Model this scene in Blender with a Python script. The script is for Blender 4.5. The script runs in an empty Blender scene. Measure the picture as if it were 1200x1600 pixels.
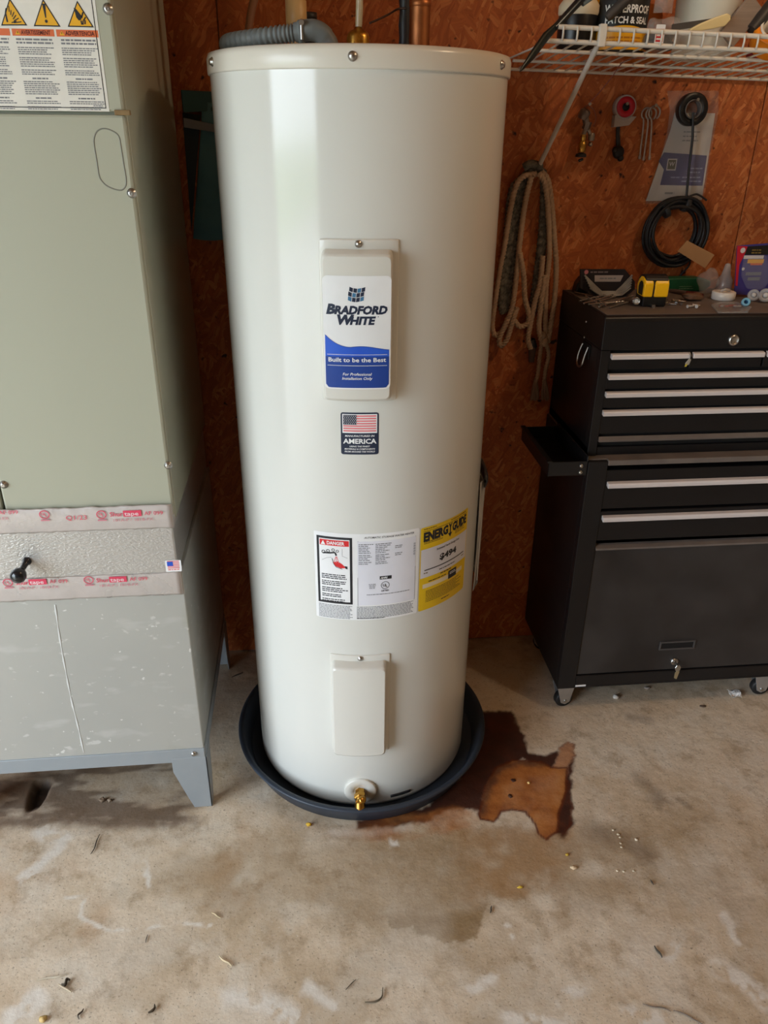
import bpy, math, random
import numpy as np
from mathutils import Vector, Matrix
random.seed(7)
R = math.radians
scene = bpy.context.scene
col = scene.collection

# ------------------------------------------------------------------ camera
F_PX, CAM_H, YAW = 1210.0, 1.40, 6.0
VP = (574.0, 3230.0)                       # where plumb lines meet below the frame
def _axes():
    d = np.array([(VP[0]-600)/F_PX, (VP[1]-800)/F_PX, 1.0]); d /= np.linalg.norm(d)
    fw = np.array([0, 0, 1.0]); hf = fw-d*np.dot(fw, d); hf /= np.linalg.norm(hf)
    rt = np.cross(d, hf); a = R(YAW)
    return (np.outer(d, [0, 0, -1.0])+np.outer(hf, [math.sin(a), math.cos(a), 0])
            + np.outer(rt, [math.cos(a), -math.sin(a), 0]))
CM = _axes()
CP = np.array([0, 0, CAM_H])
cam = bpy.data.cameras.new('camera')
cam_o = bpy.data.objects.new('camera', cam); col.objects.link(cam_o)
cam.sensor_fit = 'VERTICAL'; cam.sensor_height = 36.0; cam.lens = F_PX/1600*36.0
cam.clip_start = 0.02; cam.clip_end = 200
mw = Matrix.Identity(4)
for i in range(3):
    mw[i][0] = CM[0][i]; mw[i][1] = -CM[1][i]; mw[i][2] = -CM[2][i]; mw[i][3] = CP[i]
cam_o.matrix_world = mw
scene.camera = cam_o

def at(px, py, Y=None, z=None, X=None):
    """point of the room seen at a photo pixel, on the plane y=Y, z=z or x=X"""
    r = CM.T @ np.array([(px-600)/F_PX, (py-800)/F_PX, 1.0])
    if Y is not None: t = Y/r[1]
    elif z is not None: t = (z-CAM_H)/r[2]
    else: t = X/r[0]
    return Vector(CP+t*r)

# ------------------------------------------------------------------ light
world = bpy.data.worlds.new('sky'); scene.world = world
world.use_nodes = True
wn = world.node_tree.nodes; wl = world.node_tree.links
wbg = wn['Background']
wbg.inputs[0].default_value = (0.79, 0.90, 1.0, 1); wbg.inputs[1].default_value = 11.0
LX, OY0, OY1, OZ1 = -2.3, -1.95, 0.62, 2.15            # the open garage door in the left wall
pl = bpy.data.lights.new('door_daylight', 'AREA'); pl.shape = 'RECTANGLE'
pl.size = OY1-OY0; pl.size_y = OZ1; pl.cycles.is_portal = True
plo = bpy.data.objects.new('door_daylight', pl); col.objects.link(plo)
plo.location = (LX-0.08, (OY0+OY1)/2, OZ1/2)
plo.rotation_euler = (R(90), 0, R(-90))
scene.view_settings.view_transform = 'Standard'
scene.view_settings.look = 'None'
scene.view_settings.exposure = 0.0
scene.view_settings.gamma = 1.0
scene.view_settings.use_curve_mapping = False
scene.cycles.max_bounces = 8; scene.cycles.diffuse_bounces = 4; scene.cycles.glossy_bounces = 3; scene.cycles.transparent_max_bounces = 8
scene.cycles.use_denoising = True
scene.cycles.sample_clamp_indirect = 6.0

# ------------------------------------------------------------------ helpers
def lin(c):
    return tuple((v/255/12.92 if v/255 <= .04045 else ((v/255+.055)/1.055)**2.4) for v in c)+(1.0,)
MATS = {}
def mat(name, rgb, rough=0.5, metal=0.0, rgb2=None, scale=30, amount=0.5, detail=4, bump=0.0, bscale=None,
        stretch=None, alpha=1.0, trans=0.0, coat=0.0, spec=0.5, emit=None, rough2=None, ior=1.45):
    if name in MATS: return MATS[name]
    m = bpy.data.materials.new(name); m.use_nodes = True
    nt = m.node_tree; b = nt.nodes['Principled BSDF']
    b.inputs['Base Color'].default_value = lin(rgb)
    b.inputs['Roughness'].default_value = rough; b.inputs['Metallic'].default_value = metal
    b.inputs['Specular IOR Level'].default_value = spec
    b.inputs['IOR'].default_value = ior
    if coat: b.inputs['Coat Weight'].default_value = coat; b.inputs['Coat Roughness'].default_value = 0.08
    if trans: b.inputs['Transmission Weight'].default_value = trans
    if alpha < 1: b.inputs['Alpha'].default_value = alpha
    tc = nt.nodes.new('ShaderNodeTexCoord'); mp = nt.nodes.new('ShaderNodeMapping')
    nt.links.new(tc.outputs['Object'], mp.inputs[0])
    if stretch: mp.inputs['Scale'].default_value = stretch
    nz = nt.nodes.new('ShaderNodeTexNoise'); nz.inputs['Scale'].default_value = scale
    nz.inputs['Detail'].default_value = detail
    nt.links.new(mp.outputs[0], nz.inputs['Vector'])
    cr = nt.nodes.new('ShaderNodeValToRGB')
    cr.color_ramp.elements[0].position = 0.35; cr.color_ramp.elements[1].position = 0.65
    c2 = rgb2 if rgb2 is not None else tuple(v*0.93 for v in rgb)
    cr.color_ramp.elements[0].color = lin(rgb)
    a = lin(rgb); bb = lin(c2)
    cr.color_ramp.elements[1].color = tuple(a[i]*(1-amount)+bb[i]*amount for i in range(3))+(1,)
    nt.links.new(nz.outputs['Fac'], cr.inputs[0]); nt.links.new(cr.outputs[0], b.inputs['Base Color'])
    if rough2 is not None:
        mr = nt.nodes.new('ShaderNodeMapRange'); mr.inputs[1].default_value = .35; mr.inputs[2].default_value = .65
        mr.inputs[3].default_value = rough; mr.inputs[4].default_value = rough2
        nt.links.new(nz.outputs['Fac'], mr.inputs[0]); nt.links.new(mr.outputs[0], b.inputs['Roughness'])
    if bump:
        n2 = nt.nodes.new('ShaderNodeTexNoise'); n2.inputs['Scale'].default_value = bscale or scale
        n2.inputs['Detail'].default_value = 6; nt.links.new(mp.outputs[0], n2.inputs['Vector'])
        bp = nt.nodes.new('ShaderNodeBump'); bp.inputs['Strength'].default_value = bump
        bp.inputs['Distance'].default_value = 0.002
        nt.links.new(n2.outputs['Fac'], bp.inputs['Height']); nt.links.new(bp.outputs[0], b.inputs['Normal'])
    MATS[name] = m
    return m

class MB:
    def __init__(s): s.v = []; s.f = []; s.mi = []; s.sm = []
    def add(s, vs, fs, mi=0, smooth=False):
        o = len(s.v); s.v += [tuple(v) for v in vs]
        for f in fs: s.f.append(tuple(i+o for i in f)); s.mi.append(mi); s.sm.append(smooth)
        return s
    def box(s, lo, hi, mi=0, M=None):
        x0, y0, z0 = lo; x1, y1, z1 = hi
        vs = [(x0,y0,z0),(x1,y0,z0),(x1,y1,z0),(x0,y1,z0),(x0,y0,z1),(x1,y0,z1),(x1,y1,z1),(x0,y1,z1)]
        if M is not None: vs = [M @ Vector(v) for v in vs]
        return s.add(vs, [(0,3,2,1),(4,5,6,7),(0,1,5,4),(1,2,6,5),(2,3,7,6),(3,0,4,7)], mi)
    def tube(s, pts, r, n=10, closed=False, caps=True, mi=0, prof=None, flat=None):
        pts = [Vector(p) for p in pts]; m = len(pts)
        rs = r if isinstance(r, (list, tuple)) else [r]*m
        tg = []
        for i in range(m):
            if closed: t = pts[(i+1) % m]-pts[(i-1) % m]
            else: t = pts[min(i+1, m-1)]-pts[max(i-1, 0)]
            if t.length < 1e-9: t = Vector((0, 0, 1))
            tg.append(t.normalized())
        up = Vector((0, 0, 1)) if abs(tg[0].z) < .9 else Vector((1, 0, 0))
        nrm = (up-tg[0]*up.dot(tg[0])).normalized()
        vs = []; d = 0
        for i in range(m):
            if i:
                nrm = (nrm-tg[i]*nrm.dot(tg[i]))
                nrm = nrm.normalized() if nrm.length > 1e-6 else tg[i].orthogonal().normalized()
                d += (pts[i]-pts[i-1]).length
            b = tg[i].cross(nrm)
            for k in range(n):
                a = 2*math.pi*k/n
                rr = rs[i]*(prof(a, d) if prof else 1)
                vs.append(pts[i]+nrm*(math.cos(a)*rr)+b*(math.sin(a)*rr*(flat or 1)))
        fs = []
        for i in range(m if closed else m-1):
            j = (i+1) % m
            for k in range(n):
                k2 = (k+1) % n; fs.append((i*n+k, i*n+k2, j*n+k2, j*n+k))
        s.add(vs, fs, mi, True)
        if caps and not closed:
            s.add(vs[:n], [tuple(reversed(range(n)))], mi); s.add(vs[-n:], [tuple(range(n))], mi)
        return s
    def cyl(s, a, b, r, n=16, r2=None, mi=0): return s.tube([a, b], [r, r if r2 is None else r2], n, mi=mi)
    def lathe(s, prof, o=(0,0,0), axis=(0,0,1), n=32, mi=0, smooth=True, cap=True):
        ax = Vector(axis).normalized(); u = ax.orthogonal().normalized(); w = ax.cross(u); o = Vector(o)
        vs = []
        for (r, h) in prof:
            for k in range(n):
                a = 2*math.pi*k/n
                vs.append(o+ax*h+u*(math.cos(a)*r)+w*(math.sin(a)*r))
        fs = []
        for i in range(len(prof)-1):
            for k in range(n):
                k2 = (k+1) % n; fs.append((i*n+k, i*n+k2, (i+1)*n+k2, (i+1)*n+k))
        b0 = len(s.v); s.add(vs, fs, mi, smooth)
        if cap:
            if prof[0][0] > 1e-6: s.add(vs[:n], [tuple(reversed(range(n)))], mi)
            if prof[-1][0] > 1e-6: s.add(vs[-n:], [tuple(range(n))], mi)
        return s
    def prism(s, poly, d, mi=0):
        """poly: list of 3D points (planar), extruded by vector d"""
        n = len(poly); d = Vector(d); vs = [Vector(p) for p in poly]+[Vector(p)+d for p in poly]
        fs = [tuple(range(n)), tuple(reversed(range(n, 2*n)))]
        for i in range(n): j = (i+1) % n; fs.append((j, i, i+n, j+n))
        return s.add(vs, fs, mi)
    def ball(s, c, r, n=12, m=8, sc=(1,1,1), mi=0):
        pr = [(math.sin(math.pi*i/m), -math.cos(math.pi*i/m)) for i in range(m+1)]
        o = len(s.v)
        vs = []; fs = []
        for (a, h) in pr:
            for k in range(n):
                t = 2*math.pi*k/n
                vs.append((c[0]+math.cos(t)*a*r*sc[0], c[1]+math.sin(t)*a*r*sc[1], c[2]+h*r*sc[2]))
        for i in range(m):
            for k in range(n):
                k2 = (k+1) % n; fs.append((i*n+k, i*n+k2, (i+1)*n+k2, (i+1)*n+k))
        return s.add(vs, fs, mi, True)
    def grid(s, P, mi=0, smooth=True):
        h = len(P); w = len(P[0]); vs = [p for row in P for p in row]
        fs = [(i*w+j, i*w+j+1, (i+1)*w+j+1, (i+1)*w+j) for i in range(h-1) for j in range(w-1)]
        return s.add(vs, fs, mi, smooth)
    def build(s, name, mats, parent=None, bevel=0, seg=2, solid=0, sub=0, wn=False):
        me = bpy.data.meshes.new(name); me.from_pydata(s.v, [], s.f)
        for m in (mats if isinstance(mats, (list, tuple)) else [mats]): me.materials.append(m)
        me.polygons.foreach_set('material_index', s.mi); me.polygons.foreach_set('use_smooth', s.sm)
        me.update()
        o = bpy.data.objects.new(name, me); col.objects.link(o)
        if parent is not None: o.parent = parent
        if solid: md = o.modifiers.new('solid', 'SOLIDIFY'); md.thickness = solid; md.offset = 0
        if bevel:
            md = o.modifiers.new('bevel', 'BEVEL'); md.width = bevel; md.segments = seg; md.limit_method = 'ANGLE'
            md.harden_normals = False
        if sub: md = o.modifiers.new('sub', 'SUBSURF'); md.levels = sub; md.render_levels = sub
        return o

def thing(name, label, cat, loc=(0,0,0), group=None):
    o = bpy.data.objects.new(name, None); col.objects.link(o); o.location = loc
    o.empty_display_size = .05
    o['label'] = label; o['category'] = cat
    if group: o['group'] = group
    bpy.context.view_layer.update()
    return o
def attach(o, t):
    """parent keeping world coordinates (things have no rotation)"""
    o.parent = t; o.matrix_parent_inverse = Matrix.Translation(-_wloc(t)); return o
def _wloc(t):
    l = t.location.copy()
    p = t.parent
    return l
def part(mb, name, mats, t, **k):
    o = mb.build(name, mats, None, **k)
    if t.type == 'EMPTY': attach(o, t)
    else: o.parent = t; o.matrix_parent_inverse = t.matrix_parent_inverse.copy() if False else Matrix.Identity(4)
    return o
def tag(o, label, cat, group=None, kind=None):
    o['label'] = label; o['category'] = cat
    if group: o['group'] = group
    if kind: o['kind'] = kind
    return o
def struct(o, label=None):
    o['kind'] = 'structure'
    if label: o['label'] = label
    return o
def catmull(pts, k=8, closed=False):
    P = [Vector(p) for p in pts]; n = len(P); out = []
    rng = range(n if closed else n-1)
    for i in rng:
        p1 = P[i]; p2 = P[(i+1) % n]
        p0 = P[(i-1) % n] if (closed or i > 0) else p1*2-p2
        p3 = P[(i+2) % n] if (closed or i+2 < n) else p2*2-p1
        for j in range(k):
            t = j/k
            out.append(.5*((2*p1)+(-p0+p2)*t+(2*p0-5*p1+4*p2-p3)*t*t+(-p0+3*p1-3*p2+p3)*t**3))
    if not closed: out.append(P[-1])
    return out

# -------- flat print: rectangles, shapes and lettering laid on a surface
_tc = {}
def text_mesh(s, bold=0.0, shear=0.0, space=1.0):
    key = (s, bold, shear, space)
    if key in _tc: return _tc[key]
    cu = bpy.data.curves.new('t', 'FONT'); cu.body = s; cu.size = 1.0; cu.offset = bold; cu.shear = shear
    cu.space_character = space; cu.resolution_u = 2
    ob = bpy.data.objects.new('t', cu)
    me = bpy.data.meshes.new_from_object(ob)
    v = np.array([x.co[:2] for x in me.vertices]) if len(me.vertices) else np.zeros((0, 2))
    f = [tuple(p.vertices) for p in me.polygons]
    bpy.data.objects.remove(ob); bpy.data.curves.remove(cu); bpy.data.meshes.remove(me)
    _tc[key] = (v, f); return v, f
class Print:
    def __init__(s, step=0.006): s.items = []; s.step = step
    def strip(s, us, lo, hi, m, L=1):
        n = len(us); vs = [(us[i], lo[i]) for i in range(n)]+[(us[i], hi[i]) for i in range(n)]
        s.items.append((vs, [(i, i+1, n+i+1, n+i) for i in range(n-1)], m, L))
    def rect(s, u0, v0, u1, v1, m, L=1):
        n = max(2, int(abs(u1-u0)/s.step)+2); us = list(np.linspace(u0, u1, n))
        s.strip(us, [v0]*n, [v1]*n, m, L)
    def rrect(s, u0, v0, u1, v1, r, m, L=1):
        us = [u0+r*(1-math.cos(a)) for a in np.linspace(0, math.pi/2, 6)]
        k = max(2, int((u1-u0-2*r)/s.step)+2)
        us += list(np.linspace(u0+r, u1-r, k))[1:-1]+[u1-r*(1-math.cos(a)) for a in np.linspace(math.pi/2, 0, 6)]
        d = []
        for u in us:
            e = max(0, u0+r-u, u-(u1-r)); d.append(r-math.sqrt(max(0, r*r-e*e)))
        s.strip(us, [v0+x for x in d], [v1-x for x in d], m, L)
    def frame(s, u0, v0, u1, v1, w, m, L=1):
        s.rect(u0, v0, u1, v0+w, m, L); s.rect(u0, v1-w, u1, v1, m, L)
        s.rect(u0, v0+w, u0+w, v1-w, m, L); s.rect(u1-w, v0+w, u1, v1-w, m, L)
    def poly(s, pts, m, L=1): s.items.append((list(pts), [tuple(range(len(pts)))], m, L))
    def disc(s, u, v, r, m, L=1, n=18): s.poly([(u+r*math.cos(2*math.pi*i/n), v+r*math.sin(2*math.pi*i/n)) for i in range(n)], m, L)
    def ring(s, u, v, r, w, m, L=1, n=20, ry=None):
        vs = []; ry = ry or r
        for i in range(n):
            a = 2*math.pi*i/n; vs += [(u+r*math.cos(a), v+ry*math.sin(a)), (u+(r-w)*math.cos(a), v+(ry-w)*math.sin(a))]
        s.items.append((vs, [(2*i, (2*i+2) % (2*n), (2*i+3) % (2*n), 2*i+1) for i in range(n)], m, L))
    def line(s, pts, w, m, L=1):
        for (a, b) in zip(pts[:-1], pts[1:]):
            dx, dy = b[0]-a[0], b[1]-a[1]; l = math.hypot(dx, dy) or 1; nx, ny = -dy/l*w/2, dx/l*w/2
            s.poly([(a[0]+nx, a[1]+ny), (a[0]-nx, a[1]-ny), (b[0]-nx, b[1]-ny), (b[0]+nx, b[1]+ny)], m, L)
    def text(s, t, u, v, h, m, L=2, width=None, align='c', bold=0.0, shear=0.0, space=1.0, fn=None):
        vs, f = text_mesh(t, bold, shear, space)
        if not len(vs): return
        x0, x1 = vs[:, 0].min(), vs[:, 0].max(); y0, y1 = 0.0, 0.7
        sy = h/(y1-y0); sx = sy if width is None else width/(x1-x0)
        x = (vs[:, 0]-x0)*sx; y = vs[:, 1]*sy; w = (x1-x0)*sx
        x = x-(w/2 if align == 'c' else (w if align == 'r' else 0))
        s.items.append(([((u+a), (v+b)) for a, b in zip(x, y)], f, m, L))
    def fine(s, u0, v1, u1, pitch, n, h, m, L=2, seed=1, ragged=.25, center=False):
        """n rows of print too small to read"""
        rg = random.Random(seed)
        for i in range(n):
            v = v1-i*pitch; end = u1-(rg.random()*ragged*(u1-u0)); st = u0
            if center: sft = (u1-end)/2; st += sft; end = u1-sft
            u = st
            while u < end-.001:
                w = min(end-u, h*(1.2+rg.random()*3.4)); s.rect(u, v-h, u+w, v, m, L); u += w+h*.55
    def build(s, name, mats, fn, t, th=0.00025):
        mb = MB()
        for (vs, fs, m, L) in s.items:
            mb.add([fn(u, v, L*th) for (u, v) in vs], fs, m)
        return part(mb, name, mats, t)

# ------------------------------------------------------------------ numpy noise and polygons (stains on the slab)
_rs = np.random.RandomState(11); _lat = _rs.rand(256, 256)
def vnoise(x, y):
    xi = np.floor(x).astype(int); yi = np.floor(y).astype(int); fx = x-xi; fy = y-yi
    fx = fx*fx*(3-2*fx); fy = fy*fy*(3-2*fy)
    g = lambda a, b: _lat[a % 256, b % 256]
    return (g(xi, yi)*(1-fx)+g(xi+1, yi)*fx)*(1-fy)+(g(xi, yi+1)*(1-fx)+g(xi+1, yi+1)*fx)*fy
def fbm(x, y, o=4):
    t = 0; a = .5; s = 0
    for i in range(o): t = t+a*vnoise(x*2**i+17*i, y*2**i+31*i); s += a; a *= .5
    return t/s
def sdf(px, py, poly):
    d = np.full(px.shape, 1e9); ins = np.zeros(px.shape, bool); n = len(poly)
    for i in range(n):
        ax, ay = poly[i][:2]; bx, by = poly[(i+1) % n][:2]
        ex, ey = bx-ax, by-ay; wx, wy = px-ax, py-ay
        t = np.clip((wx*ex+wy*ey)/(ex*ex+ey*ey+1e-12), 0, 1)
        d = np.minimum(d, np.hypot(wx-ex*t, wy-ey*t))
        c = ((ay <= py) & (by > py)) | ((by <= py) & (ay > py))
        xx = ax+(py-ay)/(by-ay+1e-12)*ex
        ins ^= c & (px < xx)
    return np.where(ins, -d, d)
def seg_dist(px, py, pts):
    d = np.full(px.shape, 1e9)
    for (a, b) in zip(pts[:-1], pts[1:]):
        ex, ey = b[0]-a[0], b[1]-a[1]; wx, wy = px-a[0], py-a[1]
        t = np.clip((wx*ex+wy*ey)/(ex*ex+ey*ey+1e-12), 0, 1); d = np.minimum(d, np.hypot(wx-ex*t, wy-ey*t))
    return d
def sstep(a, b, x):
    t = np.clip((x-a)/(b-a), 0, 1); return t*t*(3-2*t)

# ================================================================== STRUCTURE
YW = 1.9055                                  # face of the back wall
RX, FY, CZ = 2.6, -3.4, 2.45
# ---- floor slab with its stains
def axis(a, b, c, d, h, coarse):
    return np.concatenate([np.arange(a, b, coarse), np.arange(b, c, h), np.arange(c, d+coarse/2, coarse)])
gx = axis(LX, -0.98, 1.34, RX+.02, .004, .08); gy = axis(FY, 0.72, 1.93, 1.95, .004, .08)
FX, FYY = np.meshgrid(gx, gy)
def fp(*pp): return [tuple(at(x, y, z=0)[:2]) for (x, y) in pp]
wx = FX+(fbm(FX*30, FYY*30)-.5)*.022+(fbm(FX*110+5, FYY*110)-.5)*.008
wy = FYY+(fbm(FX*30+50, FYY*30+9)-.5)*.022+(fbm(FX*110+77, FYY*110)-.5)*.008
# reddish dark wet rust beside the pan, the orange sheet of it, its dark outline
dark_p = fp((735,1110),(800,1112),(820,1150),(825,1175),(850,1180),(880,1168),(893,1165),(895,1200),(893,1290),(878,1312),(866,1300),(872,1240),(880,1200),(850,1200),(815,1186),(790,1200),(768,1215),(752,1270),(735,1262),(700,1268),(640,1290),(560,1296),(560,1280),(660,1262),(720,1215))
orange_p = fp((775,1200),(800,1188),(845,1190),(860,1199),(886,1200),(884,1235),(874,1270),(870,1300),(855,1312),(842,1302),(838,1290),(822,1268),(800,1264),(782,1268),(772,1284),(752,1280),(748,1272),(760,1225))
arm_p = fp((862,1200),(875,1170),(888,1160),(897,1165),(896,1180),(886,1198),(890,1240),(893,1270),(880,1305),(868,1302),(878,1240))
left_p = fp((520,1290),(640,1275),(720,1262),(752,1268),(745,1290),(700,1300),(620,1312),(540,1312),(500,1304))
drip_p = fp((700,1290),(900,1280),(880,1340),(860,1420),(800,1440),(740,1400),(720,1340))
damp_p = fp((420,1330),(560,1310),(700,1300),(760,1330),(762,1400),(758,1440),(745,1464),(712,1470),(700,1476),(680,1466),(650,1462),(640,1450),(615,1452),(600,1446),(588,1462),(570,1460),(520,1420),(430,1410),(380,1360))
damp2_p = fp((600,1420),(690,1390),(755,1400),(756,1440),(748,1466),(712,1472),(698,1478),(685,1468),(655,1462),(645,1450),(618,1452),(606,1444))
d1 = sdf(wx, wy, dark_p); d2 = sdf(FX*.7+wx*.3, FYY*.7+wy*.3, orange_p); d3 = sdf(wx, wy, arm_p); d4 = sdf(wx, wy, left_p)
d5 = sdf(FX+(wx-FX)*3, FYY+(wy-FYY)*3, drip_p); d6 = sdf(wx, wy, damp_p); d7 = sdf(FX+(wx-FX)*1.6, FYY+(wy-FYY)*1.6, damp2_p)
n1 = fbm(FX*14, FYY*14); n2 = fbm(FX*45+3, FYY*45+8)
A_dark = .98*sstep(.006, -.006, d1-.006*(n2-.5))
ul = seg_dist(FX, FYY, fp((752,1268),(762,1228),(778,1202),(812,1190),(845,1192)))
A_or = sstep(.0015, -.002, d2)*(.85+.2*n2)*(1-.75*sstep(.022, .0, ul+.02*(n2-.5)))
A_dark = np.maximum(A_dark, .95*sstep(.004, -.002, d2)*sstep(.05, .03, ul))
A_edge = np.maximum(np.exp(-(d2/.0030)**2)*(d2 < .006)*sstep(.20, .45, n1+.1), .7*np.exp(-(d3/.0028)**2)*(d2 > -.001)*sstep(.30, .55, n2))
A_dark = A_dark*(1-.8*sstep(.004, -.004, d3)*sstep(at(870, 1225, z=0).y, at(870, 1195, z=0).y, FYY))
A_or = np.maximum(A_or, .75*sstep(.004, -.004, d3)*sstep(at(870, 1225, z=0).y, at(870, 1195, z=0).y, FYY))
A_or = np.maximum(A_or, .62*sstep(.012, -.006, d4)*sstep(.25, .55, n1)*sstep(.0, .16, FX))
A_tint = 1.0*sstep(.05, -.05, d5)*sstep(.25, .58, n1)
# rusty halo under furnace front
A_tint = np.maximum(A_tint, .55*sstep(.10, .0, seg_dist(FX, FYY, fp((355,1300),(370,1345),(360,1380))))*sstep(.35, .65, n1))
A_tint = np.maximum(A_tint, .55*sstep(.10, .0, seg_dist(FX, FYY, fp((0,1370),(90,1390),(120,1440))))*sstep(.3, .65, n1))
A_tint = np.maximum(A_tint, .8*sstep(.03, .0, seg_dist(FX, FYY, fp((520,1300),(560,1302),(640,1302))))*sstep(.2, .5, n1))
A_damp = np.maximum(.62*sstep(.012, -.02, d6)*(.55+.75*n1), 1.0*sstep(.003, -.003, d7)*(.7+.5*n1)*sstep(at(650, 1392, z=0).y, at(650, 1440, z=0).y, FYY+(n1-.5)*.05))
broad_p = fp((330,1300),(520,1290),(700,1290),(960,1280),(1010,1330),(985,1420),(880,1440),(770,1470),(600,1480),(480,1450),(380,1440),(280,1420),(230,1380))
d9 = sdf(FX+(wx-FX)*4, FYY+(wy-FYY)*4, broad_p)
A_damp = np.maximum(A_damp, .50*sstep(.05, -.05, d9)*sstep(.25, .6, n1+.12))
A_damp = np.maximum(A_damp, .45*sstep(.06, .0, seg_dist(wx, wy, fp((920,1300),(1000,1310),(1010,1350))))*sstep(.3, .6, n1))
A_smudge = np.zeros(FX.shape)
for pp, w in (([(1000,1215),(1020,1235),(1040,1265)], .035), ([(985,1120),(1010,1125)], .03), ([(930,1300),(1000,1330)], .05), ([(1060,1250),(1075,1262)], .02)):
    A_smudge = np.maximum(A_smudge, .45*sstep(w, w*.1, seg_dist(wx, wy, fp(*pp)))*sstep(.3, .6, n1))
A_damp = np.maximum(A_damp, .7*sstep(.52, .68, fbm(FX*6+9, FYY*9+3))*sstep(1.30, 1.05, FYY)*.35)
# dirt under and in front of the furnace
dirt_p = fp((-80,1195),(300,1180),(330,1262),(300,1300),(150,1292),(60,1290),(-80,1310))
d8 = sdf(FX+(wx-FX)*2, FYY+(wy-FYY)*2, dirt_p)
A_dirt = np.maximum(A_smudge, sstep(.03, -.05, d8)*(.35+.9*sstep(.4, .62, fbm(FX*8, FYY*26))))
A_dirt = np.maximum(A_dirt, .95*sstep(.035, .0, seg_dist(wx, wy, fp((-30,1290),(100,1280),(200,1285),(300,1282))))*sstep(.3, .55, n1))
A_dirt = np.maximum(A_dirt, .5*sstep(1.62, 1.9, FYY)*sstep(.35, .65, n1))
# pale scuffs and chalky veins
A_pale = .9*1.1*sstep(.0062, .0012, seg_dist(FX+(wx-FX)*.5, FYY+(wy-FYY)*.5, fp((95,1402),(130,1400),(128,1422),(125,1432),(150,1448),(165,1453),(230,1450),(290,1442),(330,1446))))*sstep(.3, .5, n2)
for pp, w in (([(60,1300),(100,1310),(70,1345),(40,1370)], .022), ([(360,1560),(430,1570),(460,1590)], .028), ([(480,1545),(530,1580)], .018),
              ([(735,1545),(770,1530)], .014), ([(870,1560),(905,1545)], .014), ([(790,1590),(880,1600)], .02), ([(985,1585),(1060,1600)], .024),
              ([(1040,1500),(1065,1470)], .016), ([(1120,1510),(1200,1560)], .026), ([(1130,1430),(1150,1470)], .012), ([(790,1448),(800,1465)], .007),
              ([(225,1345),(230,1385)], .008), ([(20,1590),(60,1560)], .03), ([(612,1310),(615,1322)], .008)):
    A_pale = np.maximum(A_pale, 1.0*sstep(w*1.15, w*.2, seg_dist(wx, wy, fp(*pp)))*sstep(.36, .52, n2+.15*(n1-.4)))
A_pale = np.maximum(A_pale, .5*sstep(.02, .0, seg_dist(FX, FYY, [(.02, 1.222), (.1, 1.212), (.19, 1.222)])))
A_pale = np.maximum(A_pale, .35*sstep(.56, .75, fbm(FX*5+40, FYY*5))*sstep(1.2, .85, FYY))
# hole in the slab
hole_c = at(60, 1240, z=0)
hd = np.hypot((wx-hole_c.x)/.024, (wy-hole_c.y)/.05)
hz = -.018*sstep(1.15, .55, hd)*(.7+.6*n2)
A_dirt = np.maximum(A_dirt, sstep(1.5, .9, hd))
Z = hz+(fbm(FX*60, FYY*60)-.5)*.0012*sstep(.3, .7, 1-0*FX)
nxg, nyg = len(gx), len(gy)
verts = np.stack([FX.ravel(), FYY.ravel(), Z.ravel()], 1)
ii = np.arange(nxg*nyg).reshape(nyg, nxg)
quads = np.stack([ii[:-1, :-1].ravel(), ii[:-1, 1:].ravel(), ii[1:, 1:].ravel(), ii[1:, :-1].ravel()], 1)
fme = bpy.data.meshes.new('floor')
fme.vertices.add(len(verts)); fme.vertices.foreach_set('co', verts.ravel())
fme.loops.add(quads.size); fme.loops.foreach_set('vertex_index', quads.ravel())
fme.polygons.add(len(quads)); fme.polygons.foreach_set('loop_start', np.arange(0, quads.size, 4))
fme.polygons.foreach_set('loop_total', np.full(len(quads), 4)); fme.update(calc_edges=True)
fme.polygons.foreach_set('use_smooth', np.ones(len(quads), bool))
for nm, chans in (('stain_a', (A_dark, A_or, A_edge, A_tint)), ('stain_b', (A_damp, A_dirt, A_pale, sstep(1.1, .6, hd)))):
    at_ = fme.attributes.new(nm, 'FLOAT_COLOR', 'POINT')
    at_.data.foreach_set('color', np.clip(np.stack([c.ravel() for c in chans], 1), 0, 1).ravel().astype(np.float32))
floor = bpy.data.objects.new('floor', fme); col.objects.link(floor); struct(floor, 'stained bare concrete garage floor')

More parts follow.
